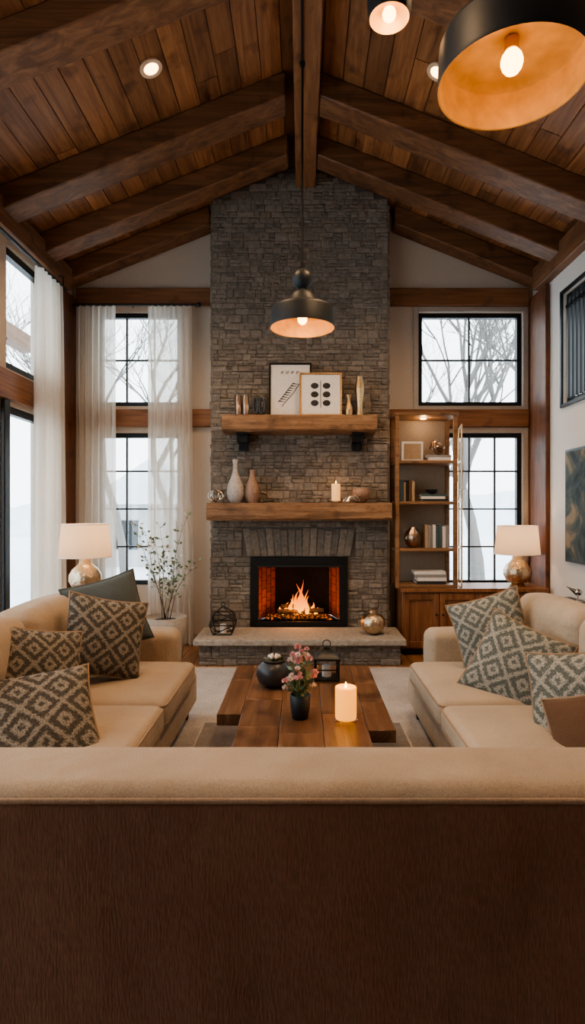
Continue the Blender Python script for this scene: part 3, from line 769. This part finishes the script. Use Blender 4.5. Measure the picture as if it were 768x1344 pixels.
cols=[M_ink,M_white,M_pbrown,plain('book_teal',(.06,.10,.11),.7),plain('book_tan',(.40,.28,.17),.7),plain('book_grey',(.28,.27,.26),.7)]
def books_up(name,p0,p1,z,h):
    mb=MB(name); x=px(p0,5.6); e_=px(p1,5.6)
    while x<e_:
        w=random.uniform(.018,.035); hh=h*random.uniform(.82,1); y=5.58+random.random()*.02; m=random.choice(cols)
        mb.box((x,y,z+.001),(x+w-.002,y+.16,z+hh),m); mb.box((x+.002,y+.004,z+hh-.002),(x+w-.004,y+.156,z+hh+.0005),M_white); x+=w
    mb.finish(.002)
def books_flat(name,p0,p1,z,n,cs,y=5.56):
    mb=MB(name); x0=px(p0,5.6); x1=px(p1,5.6); zz=z+.001
    for i in range(n):
        h=random.uniform(.022,.034); a=random.uniform(0,.03); b=random.uniform(0,.03)
        mb.box((x0+a,y,zz),(x1-b,y+.18,zz+.004),cs[i%len(cs)]); mb.box((x0+a+.004,y+.004,zz+.004),(x1-b-.004,y+.176,zz+h-.004),M_white)
        mb.box((x0+a,y,zz+h-.004),(x1-b,y+.18,zz+h),cs[i%len(cs)]); mb.box((x0+a,y-.001,zz),(x1-b,y+.003,zz+h),cs[i%len(cs)]); zz+=h+.0005
    mb.finish(); return zz
o=MB('small_framed_photo'); x0,x1=px(528,5.6),px(556,5.6); z0=SH[0]+.001
o.box((x0,5.62,z0),(x1,5.64,z0+.19),M_white); o.box((x0+.02,5.617,z0+.02),(x1-.02,5.6205,z0+.17),cols[4])
o.finish(.004)
zt_=books_flat('book_stack',558,592,SH[0],2,[M_white,cols[5]])
o=MB('knot_sphere_ornament'); cx,cy,cz=px(575,5.6),5.64,zt_+.078
for k in range(5):
    rm=Euler((k*.9,k*1.3,k*.4)).to_matrix()
    o.tube([Vector((cx,cy,cz))+rm@Vector((.062*math.cos(a),.062*math.sin(a),.0)) for a in [2*math.pi*i/24 for i in range(24)]],.014,M_copper,8,True)
o.finish()
books_up('upright_books',526,542,SH[1],.22)
zt2=books_flat('book_stack',550,587,SH[1],3,[cols[0],cols[1],cols[3]])
o=MB('small_dark_bowl'); o.lathe([(.02,0),(.05,.02),(.06,.045),(.05,.04),(.001,.02)],(px(568,5.6),5.64,zt2),M_dceram); o.finish()
o=MB('round_brown_vase'); o.lathe([(.03,0),(.065,.03),(.085,.09),(.07,.15),(.035,.185),(.03,.2),(.02,.198)],(px(543,5.6),5.64,SH[2]+.001),M_copper,28,rip=.03,nr=14); o.finish()
books_up('upright_books',558,589,SH[2],.235)
books_flat('book_stack',543,588,CZ+.03,4,[cols[0],cols[1],cols[5],cols[1]])

# ------------------------------------------------------------ table lamps
def tlamp(x,y,z,s=1.0,name='table_lamp'):
    mb=MB(name); S=lambda pr:[(a*s,b*s) for a,b in pr]
    mb.lathe(S([(.07,0),(.075,.012),(.06,.02)]),(x,y,z),M_champ,32)
    mb.lathe(S([(.055,.02),(.10,.05),(.13,.11),(.128,.16),(.10,.21),(.06,.245),(.05,.26),(.045,.29),(.02,.30),(.014,.34)]),(x,y,z),M_champ,48,rip=.022,nr=16)
    mb.shell(S([(.215,.31),(.19,.585)]),(x,y,z),M_shade,40)
    mb.tube([(x,y,z+.33*s),(x,y,z+.58*s)],.005,M_gold,6)
    for k in range(3):
        a=k*2.1; mb.tube([(x,y,z+.575*s),(x+.188*s*math.cos(a),y+.188*s*math.sin(a),z+.578*s)],.003,M_gold,4)
    for k in (0,1):
        rr,zz=((.215,.31),(.19,.585))[k]; mb.tube([(x+rr*s*math.cos(a),y+rr*s*math.sin(a),z+zz*s) for a in [2*math.pi*i/40 for i in range(40)]],.0035,M_cream,5,True)
    mb.sphere((x,y,z+.42*s),.03*s,M_bulb,12)
    mb.finish()
    return (x,y,z+.47*s)
lp=[tlamp(px(679,5.68),5.68,CZ+.002,1.0),tlamp(px(112,4.75),4.75,pz(779,4.75),.97)]
tz=pz(779,4.75)-.001
o=MB('side_table'); x=px(112,4.75)
o.lathe([(.24,tz-.03),(.24,tz)],(x,4.75,0),M_cab,36); o.lathe([(.03,.02),(.03,tz-.03)],(x,4.75,0),M_black,16); o.lathe([(.12,0),(.12,.02)],(x,4.75,0),M_black,32); o.finish(.003)

# ------------------------------------------------------------ sofas
SEAT=Z(-.93); FZ=.019
def rrect(x0,x1,y0,y1,z,r=.06,n=5):
    pts=[]
    for cx,cy,a0 in ((x1-r,y1-r,0),(x0+r,y1-r,90),(x0+r,y0+r,180),(x1-r,y0+r,270)):
        for i in range(n+1):
            a=R(a0+90*i/n); pts.append((cx+r*math.cos(a),cy+r*math.sin(a),z))
    return pts
def sidesofa(sg,fm):
    mb=MB('sofa'); y0,y1=2.09,3.86
    def bx(a,b,r,puff=(0,0,0)):
        xs=sorted((sg*a[0],sg*b[0])); mb.rbox([(xs[0]+xs[1])/2,(a[1]+b[1])/2,(a[2]+b[2])/2],[xs[1]-xs[0],b[1]-a[1],b[2]-a[2]],r,fm,None,puff)
    bx((.70,y0,.10),(1.70,y1,.30),.025)
    bx((1.55,y0,.28),(1.72,y1,Z(-.585)),.06,puff=(0,0,.01))
    bx((.80,3.64,.28),(1.56,y1,Z(-.757)),.055,puff=(.01,0,.012))
    bx((.665,2.83,.295),(1.40,3.635,SEAT),.045,puff=(0,0,.022))
    bx((.665,y0+.01,.295),(1.40,2.82,SEAT),.045,puff=(0,0,.022))
    bx((1.33,2.86,SEAT-.03),(1.56,3.63,Z(-.50)),.075,puff=(.03,0,.02))
    bx((1.33,y0+.02,SEAT-.03),(1.56,2.84,Z(-.50)),.075,puff=(.03,0,.02))
    for (a,b) in ((2.83,3.635),(y0+.01,2.82)):
        for z in (SEAT-.022,.318):
            x_=sorted((sg*.668,sg*1.39)); mb.tube(rrect(x_[0]-.0,x_[1],a+.002,b-.002,z,.045),.0045,M_pipe,6,True)
    for xx in (.76,1.57):
        for yy in (y0+.1,y1-.1): mb.lathe([(.02,0),(.03,.085)],(sg*xx,yy,FZ),M_black,12)
    mb.finish(0,60)
sidesofa(-1,M_sofa); sidesofa(1,M_sofaR)
mb=MB('sofa'); W=1.72
def bx(a,b,r,m=M_sofa,puff=(0,0,0),mm=10): mb.rbox([(a[i]+b[i])/2 for i in range(3)],[b[i]-a[i] for i in range(3)],r,m,None,puff,m=mm)
bx((-W,1.170,.10),(W,1.40,Z(-.586)),.012,M_sofashade)
bx((-W,1.174,Z(-.665)),(W,1.42,Z(-.562)),.045,M_sofa,(0,0,.004),24)
mb.tube([(-W+.01+ (2*W-.02)*i/40,1.173,Z(-.584)) for i in range(41)],.006,M_pipe,8)
bx((-W,1.40,.10),(W,2.07,.30),.025)
for k in range(3):
    a=-W+.01+k*(2*W/3); bx((a,1.54,.295),(a+2*W/3-.02,2.075,SEAT-.005),.045,M_sofa,(0,0,.015),6)
    bx((a,1.41,SEAT-.02),(a+2*W/3-.02,1.60,Z(-.69)),.06,M_sofa,(0,.02,.0),6)
for xx in (-1.57,0,1.57):
    for yy in (1.27,1.98): mb.lathe([(.02,0),(.03,.085)],(xx,yy,FZ),M_black,12)
mb.finish(0,60)
def pillow(name,c,s,th,yaw,tilt,roll,mat):
    mb=MB(name); n=18; M=Matrix.Translation(c)@Matrix.Rotation(R(yaw),4,'Z')@Matrix.Rotation(R(-tilt),4,'X')@Matrix.Rotation(R(roll),4,'Y')
    for sd in (-1,1):
        vs=[];fs=[];uv=[]
        for j in range(n+1):
            for i in range(n+1):
                u=-1+2*i/n; v=-1+2*j/n
                uu=math.sin(u*math.pi/2)*.5+u*.5; vv=math.sin(v*math.pi/2)*.5+v*.5
                x=s/2*uu*(1-.085*(1-vv*vv)); z=s/2*vv*(1-.085*(1-uu*uu))
                t=th/2*((1-uu**2)*(1-vv**2))**.42
                t*=1+.05*math.sin(5*uu+yaw)*math.cos(4*vv+roll)
                vs.append((x,sd*t,z)); uv.append((uu*.5+.5,vv*.5+.5))
        for j in range(n):
            for i in range(n):
                a=j*(n+1)+i; q=(a,a+1,a+n+2,a+n+1); fs.append(q if sd<0 else q[::-1])
        mb.add(vs,fs,mat,M,.5,uv)
    pts=[]
    for k in range(4):
        for i in range(12):
            t=-1+2*i/12; p=[(t,-1),(1,t),(-t,1),(-1,-t)][k]; uu,vv=p
            pts.append((s/2*uu*(1-.085*(1-vv*vv)),0,s/2*vv*(1-.085*(1-uu*uu))))
    mb.tube(pts,.006,M_pipe if mat is not M_pgrey else M_pgrey,6,True,M)
    mb.finish(0,80)
def pc(p,q,Y,): return (px(p,Y),Y,pz(q,Y))
pillow('throw_pillow',pc(141,806,3.48),.44,.15,26,14,-14,M_pgrey)
pillow('throw_pillow',pc(137,836,3.17),.44,.17,36,18,14,M_ikA)
pillow('throw_pillow',pc(52,880,2.70),.40,.16,50,22,14,M_ikA)
pillow('throw_pillow',pc(50,944,2.34),.45,.17,26,50,-4,M_ikA)
pillow('throw_pillow',pc(645,829,3.38),.43,.16,-28,16,-20,M_ikB)
pillow('throw_pillow',pc(676,874,2.98),.45,.17,-36,20,20,M_ikB)
pillow('throw_pillow',pc(768,928,2.42),.48,.16,-48,20,-14,M_ikB)
pillow('throw_pillow',pc(794,978,2.22),.42,.15,-50,25,-24,M_pbrown)

# ------------------------------------------------------------ rug and coffee table
o=MB('area_rug'); o.rbox((0,3.05,.009),(3.24,3.96,.016),.006,M_rug,m=4)
o.box((-.62,2.1,.0171),(.62,3.7,.0176),M_rugshade)
o.finish()
TZ=Z(-.94)
o=MB('coffee_table')
tt=.055
for (x0,x1,y0,y1) in [(-.285,-.10,2.14,3.56),(-.10,.09,2.14,3.56),(.09,.285,2.14,3.56),(-.40,-.285,2.70,3.56),(.285,.405,2.50,3.56)]:
    ys=[y0]
    yy=y0
    while yy<y1-.35:
        yy+=random.uniform(.3,.6); 
        if yy<y1-.15: ys.append(yy)
    ys.append(y1)
    for a,b in zip(ys[:-1],ys[1:]): o.box((x0+.0008,a+.0005,TZ-tt),(x1-.0008,b-.0005,TZ),M_table,None,random.uniform(.2,.95))
for sx in (-1,1):
    for yy in (2.3,3.3): o.box((sx*.25-.05,yy,.019),(sx*.25+.05,yy+.12,TZ-tt),M_table,None,.1)
o.box((-.25,2.36,.12),(.25,3.36,.15),M_table,None,.15)
o.finish(.003)
o=MB('black_bowl_with_succulent'); x,y=px(360,3.14),3.14
o.lathe([(.05,0),(.085,.025),(.10,.065),(.092,.10),(.065,.125),(.058,.13),(.062,.14),(.05,.142),(.045,.12),(.001,.115)],(x,y,TZ+.001),M_dceram,36)
random.seed(9)
for i in range(60):
    a=random.random()*6.28; el=random.uniform(.2,1.3); d=Vector((math.cos(a)*math.cos(el),math.sin(a)*math.cos(el),math.sin(el)))
    leaf(o,(x+d.x*.02,y+d.y*.02,TZ+.125),d,random.uniform(.03,.055),.012,random.choice([M_leaf,M_leafl,M_leaf]))
for i in range(6):
    a=i*1.05; o.sphere((x+.025*math.cos(a),y+.025*math.sin(a),TZ+.160),.011,M_cream,8)
o.finish(0,60)
o=MB('flower_pot_bouquet'); x,y=px(394,2.65),2.65
o.lathe([(.036,0),(.045,.05),(.048,.105),(.043,.108),(.04,.09),(.001,.085)],(x,y,TZ+.001),M_blackm,32)
for i in range(32):
    a=random.random()*6.28; rr=random.random()**.6*.072; hh=random.uniform(.18,.345)-rr*.7
    p0=Vector((x+random.uniform(-.015,.015),y+random.uniform(-.015,.015),TZ+.085)); p1=Vector((x+rr*math.cos(a),y+rr*math.sin(a),TZ+hh))
    o.tube([p0,(p0+p1)/2+Vector((rr*math.cos(a)*.15,rr*math.sin(a)*.15,.01)),p1],.0016,M_leaf,4)
    fm=random.choice([M_pink,M_pink,M_cream])
    fr_=random.uniform(.014,.022)
    for ring,(el,k) in enumerate(((.25,7),(.8,5),(1.3,3))):
        for j in range(k):
            b=2*math.pi*j/k+ring; d=Vector((math.cos(b)*math.cos(el),math.sin(b)*math.cos(el),math.sin(el)))
            leaf(o,p1,d,fr_,fr_*.45,fm)
    for j in range(3):
        d=(random.uniform(-1,1),random.uniform(-1,1),random.uniform(.2,1)); leaf(o,p0+(p1-p0)*random.uniform(.3,.8),d,.045,.009,M_leaf)
o.finish(0,80)
o=MB('candle_in_glass'); x,y=px(454,2.6),2.6
o.lathe([(.052,0),(.054,.012),(.048,.016)],(x,y,TZ+.001),M_clear,32)
o.lathe([(.046,.016),(.048,.03),(.048,.155),(.044,.158),(.042,.148),(.001,.145)],(x,y,TZ+.001),M_candle,32)
o.lathe([(.001,0),(.006,.009),(.001,.03)],(x,y,TZ+.15),M_flamec,10); o.finish()
o=MB('black_lantern'); x,y=px(429,3.26),3.28; w=.07
o.box((x-w,y-w,TZ+.001),(x+w,y+w,TZ+.014),M_black)
for sx in (-1,1):
    for sy in (-1,1): o.box((x+sx*w-.012*(sx>0),y+sy*w-.012*(sy>0),TZ+.014),(x+sx*w+.012*(sx<0),y+sy*w+.012*(sy<0),TZ+.115),M_black)
    o.box((x+sx*(w-.006)-.003,y-.003-w+.006,TZ+.06),(x+sx*(w-.006)+.003,y+w-.006,TZ+.066),M_black)
o.box((x-w,y-w+.002,TZ+.06),(x+w,y-w+.008,TZ+.066),M_black)
o.box((x-w-.004,y-w-.004,TZ+.115),(x+w+.004,y+w+.004,TZ+.125),M_black)
o.lathe([(w*1.38,0),(w*.5,.04),(w*.35,.042),(w*.35,.052),(.001,.06)],(0,0,0),M_black,4,Matrix.Translation((x,y,TZ+.125))@Matrix.Rotation(R(45),4,'Z'))
o.tube([(x+.022*math.cos(t),y,TZ+.195+.022*math.sin(t)) for t in [k*math.pi/8 for k in range(16)]],.003,M_black,5,True)
o.cyl((x,y,TZ+.014),.026,.06,M_white,20)
o.finish()

# ------------------------------------------------------------ pendants
def pendant(x,y,rim,top,R0=.225,name='pendant_lamp',drum=.14):
    mb=MB(name); c=(x,y,rim); r=R0
    outer=[(r,0),(r*1.005,.004),(r,.012),(r*.985,drum-.018),(r*.955,drum-.003),(r*.88,drum+.006),(r*.60,drum+.02),(r*.46,drum+.045),(r*.38,drum+.085),(r*.30,drum+.11),(r*.16,drum+.125),(r*.12,drum+.15)]
    mb.shell(outer,c,M_blackm,56)
    inner=[(r,0),(r*.985,.003),(r*.965,drum-.02),(r*.85,drum-.004),(.001,drum+.0)]
    mb.shell(inner,c,M_goldin,56)
    mb.sphere((x,y,rim+drum+.205),.072,M_blackm,28)
    mb.lathe([(.014,0),(.014,.05)],(x,y,rim+drum+.27),M_black,12)
    mb.tube([(x,y,rim+drum+.27),(x,y,top)],.0075,M_black,8)
    mb.lathe([(.02,-.02),(.022,-.003),(.022,0)],(x,y,top),M_black,24)
    mb.lathe([(.02,0),(.022,.035)],(x,y,rim+.10),M_goldin,16)
    mb.sphere((x,y,rim+.065),.034,M_bulb,18,sz=1.15)
    mb.finish()
    return (x,y,rim+.012)
RZ=Z(1.29)
pl=[pendant(0.0,4.08,RZ,Z(3.155)),pendant(px(672,1.80),1.80,Z(1.33),ZP-SL*.66-.0)]
o=MB('dome_pendant_lamp'); x,y=px(511,2.5),2.5; rz=Z(2.125)
o.shell([(.085,0),(.094,.04),(.096,.10),(.08,.15),(.045,.18),(.02,.19)],(x,y,rz),M_blackm,36)
o.shell([(.085,0),(.072,.03),(.05,.045),(.001,.05)],(x,y,rz),M_goldin,36)
o.sphere((x,y,rz+.018),.03,M_bulb,14); o.tube([(x,y,rz+.18),(x,y,ZP-SL*x)],.007,M_black,8); o.lathe([(.045,-.03),(.05,-.004)],(x,y,ZP-SL*x),M_black,20); o.finish()
spots=[(-1.03,3.94),(.94,4.02),(-1.03,1.5),(1.0,2.75),(-1.03,-.4),(1.03,-.4)]  # far pair in view, the rest added out of view as fill
for x,y in spots:
    mb=MB('recessed_downlight_and_fill'); z=ZP-SL*abs(x)-.002; M=Matrix.Translation((x,y,z))@Matrix.Rotation(math.atan(SL)*(1 if x>0 else -1),4,'Y')
    mb.lathe([(.078,0),(.078,-.012),(.052,-.012),(.050,-.002)],(0,0,0),M_trimw,28,M); mb.lathe([(.001,-.009),(.050,-.009),(.050,-.001)],(0,0,0),M_disc,24,M); mb.finish()
# ------------------------------------------------------------ right side objects
o=MB('abstract_wall_painting'); o.box((XW-.035,4.2,Z(-.44)),(XW-.002,5.18,Z(.55)),M_black); o.box((XW-.040,4.22,Z(-.42)),(XW-.034,5.16,Z(.53)),M_art); o.finish()
o=MB('black_console_table'); tz2=pz(789,4.8)
o.box((1.98,4.25,tz2-.04),(2.34,5.05,tz2),M_black); o.box((2.0,4.27,tz2-.13),(2.32,5.03,tz2-.04),M_blackm)
for xx in (2.0,2.29):
    for yy in (4.28,4.99): o.box((xx,yy,0),(xx+.03,yy+.03,tz2-.13),M_black)
o.finish(.004)
o=MB('silver_bird_ornament'); x,y=2.24,4.72
o.lathe([(.03,0),(.032,.008),(.006,.014),(.006,.06)],(x,y,tz2+.001),M_silver,16); o.sphere((x,y,tz2+.085),.035,M_silver,14,sz=.8)
o.lathe([(.02,0),(.008,.05),(.0005,.09)],(0,0,0),M_silver,10,Matrix.Translation((x-.02,y,tz2+.09))@Matrix.Rotation(R(-60),4,'Y')); o.finish()

# ------------------------------------------------------------ outside
g=MB('snowy_ground'); g.add([(-60,-40,-.35),(60,-40,-.35),(60,80,-.35),(-60,80,-.35)],[(0,1,2,3)],M_snow); g.finish()
h=MB('distant_treeline')
def ring_hill(R0,hh,seed):
    random.seed(seed); n=160; v=[];f=[]
    for i in range(n+1):
        a=math.pi*1.5*i/n-math.pi*.15; r=R0; top=hh*(1+.3*math.sin(a*5)+.15*math.sin(a*17))+random.uniform(0,.8)
        v.append((r*math.cos(a),r*math.sin(a),-.5)); v.append((r*math.cos(a),r*math.sin(a),top))
    for i in range(n): f.append((2*i,2*i+2,2*i+3,2*i+1))
    h.add(v,f,M_hill)
ring_hill(45,2.0,3); h.finish()
def tree(x,y,hgt,seed):
    random.seed(seed); mb=MB('bare_tree')
    def br(p,d,l,r,dep):
        pts=[p];q=p
        dd=d.copy()
        for i in range(3):
            dd=(dd+Vector((random.uniform(-.18,.18),random.uniform(-.18,.18),random.uniform(-.02,.1)))).normalized(); q=q+dd*l/3; pts.append(q)
        mb.tube(pts,[r,r*.88,r*.76,r*.62],M_tree,5 if dep<3 else 3)
        if dep<6:
            for k in range(3 if dep<5 else 2):
                nd=(dd+Vector((random.uniform(-1,1),random.uniform(-1,1),random.uniform(-.15,.5)))*.75).normalized()
                br(pts[random.choice([2,3,3])],nd,l*random.uniform(.6,.82),r*.55,dep+1)
    br(Vector((x,y,-.35)),Vector((0,0,1)),hgt*.34,hgt*.016,0); mb.finish(0,180)
for i,(x,y,hg) in enumerate([(3.4,11,7),(5.6,13,8),(2.0,14,7.5),(4.2,17,8.5),(-2.6,12,7.5),(-4.6,15,8),(-7,9,7),(-9,13,8),(8,14,8),(2.9,9.4,6.2)]): tree(x,y,hg,40+i)
o=MB('neighbour_house'); o.box((-6.5,18,-.35),(-2.9,22,1.6),M_house); o.prism([(-6.8,1.6),(-2.6,1.6),(-4.7,3.0)],17.8,22.2,M_hill)
for k in range(2): o.box((-5.8+k*1.6,17.97,.2),(-5.1+k*1.6,18.02,1.1),M_blackm)
o.finish()
o=MB('porch_frame')
for yy in (3.0,7.4): o.box((-4.6,yy,-.35),(-4.4,yy+.2,Z(2.6)),M_beamZ)
o.box((-4.6,1.0,Z(2.6)),(-4.4,9.5,Z(2.85)),M_beamY)
o.tube([(-4.5,7.4,Z(1.5)),(-4.5,6.3,Z(2.6))],.08,M_beamZ,4); o.tube([(-4.5,7.6,Z(1.5)),(-4.5,8.7,Z(2.6))],.08,M_beamZ,4)
o.finish()

# ------------------------------------------------------------ lights
def light(name,kind,loc,power,col,size=.05,rot=None,**k):
    ld=bpy.data.lights.new(name,kind); ld.energy=power; ld.color=col
    if kind=='POINT' or kind=='SPOT': ld.shadow_soft_size=size
    for a,b in k.items(): setattr(ld,a,b)
    ob=bpy.data.objects.new(name,ld); ob.location=loc
    if rot: ob.rotation_euler=rot
    bpy.context.collection.objects.link(ob); return ob
WARM=(1,.64,.36)
for i,(x,y,z) in enumerate(pl): light('pendant_light','POINT',(x,y,z+.0),5 if i==0 else 2.2,(1,.58,.26),.03)
light('dome_pendant_light','POINT',(px(511,2.5),2.5,rz-.03),2.5,(1,.58,.26),.03)
for x,y in spots: light('downlight_and_fill','SPOT',(x,y,ZP-SL*abs(x)-.03),130,WARM,.04,spot_size=R(125),spot_blend=.6)
for p in lp: light('lamp_light','POINT',p,4.2,(1,.62,.34),.03)
light('fire_light','POINT',(cxf,5.78,zb+.15),5.5,(1,.34,.08),.05)
light('shelf_light','POINT',((bx0+bx1)/2,5.64,BT-.08),1.6,WARM,.02)
light('candle_light','POINT',(px(454,2.6),2.6,TZ+.21),.8,(1,.5,.18),.01)
light('mantel_candle_light','POINT',(px(441,5.5),5.48,MZ+.23),.7,(1,.5,.18),.01)
w=bpy.data.worlds.new('overcast_sky'); bpy.context.scene.world=w; w.use_nodes=True; nt=w.node_tree; nt.nodes.clear()
out=nt.nodes.new('ShaderNodeOutputWorld'); bg=nt.nodes.new('ShaderNodeBackground')
tc=nt.nodes.new('ShaderNodeTexCoord'); sp=nt.nodes.new('ShaderNodeSeparateXYZ'); nt.links.new(tc.outputs['Generated'],sp.inputs[0])
r=ramp(nt,[(.0,(.80,.88,.92)),(.5,(.78,.88,.94)),(1,(.68,.82,.96))]); nt.links.new(sp.outputs[2],r.inputs[0]); nt.links.new(r.outputs[0],bg.inputs[0]); bg.inputs[1].default_value=5.2
nt.links.new(bg.outputs[0],out.inputs[0])
try:
    bpy.context.scene.view_settings.view_transform='AgX'
    bpy.context.scene.view_settings.look='AgX - Medium High Contrast'
except Exception as ex: print('look',ex)
# ------------------------------------------------------------ camera
cd=bpy.data.cameras.new('camera'); cam=bpy.data.objects.new('camera',cd); bpy.context.collection.objects.link(cam)
cam.location=(0,0,H); cam.rotation_euler=(R(90),0,0); cd.sensor_width=36; cd.sensor_fit='AUTO'; cd.lens=36*F/1344; cd.shift_x=-13/1344; cd.clip_start=.02; cd.clip_end=300
bpy.context.scene.camera=cam
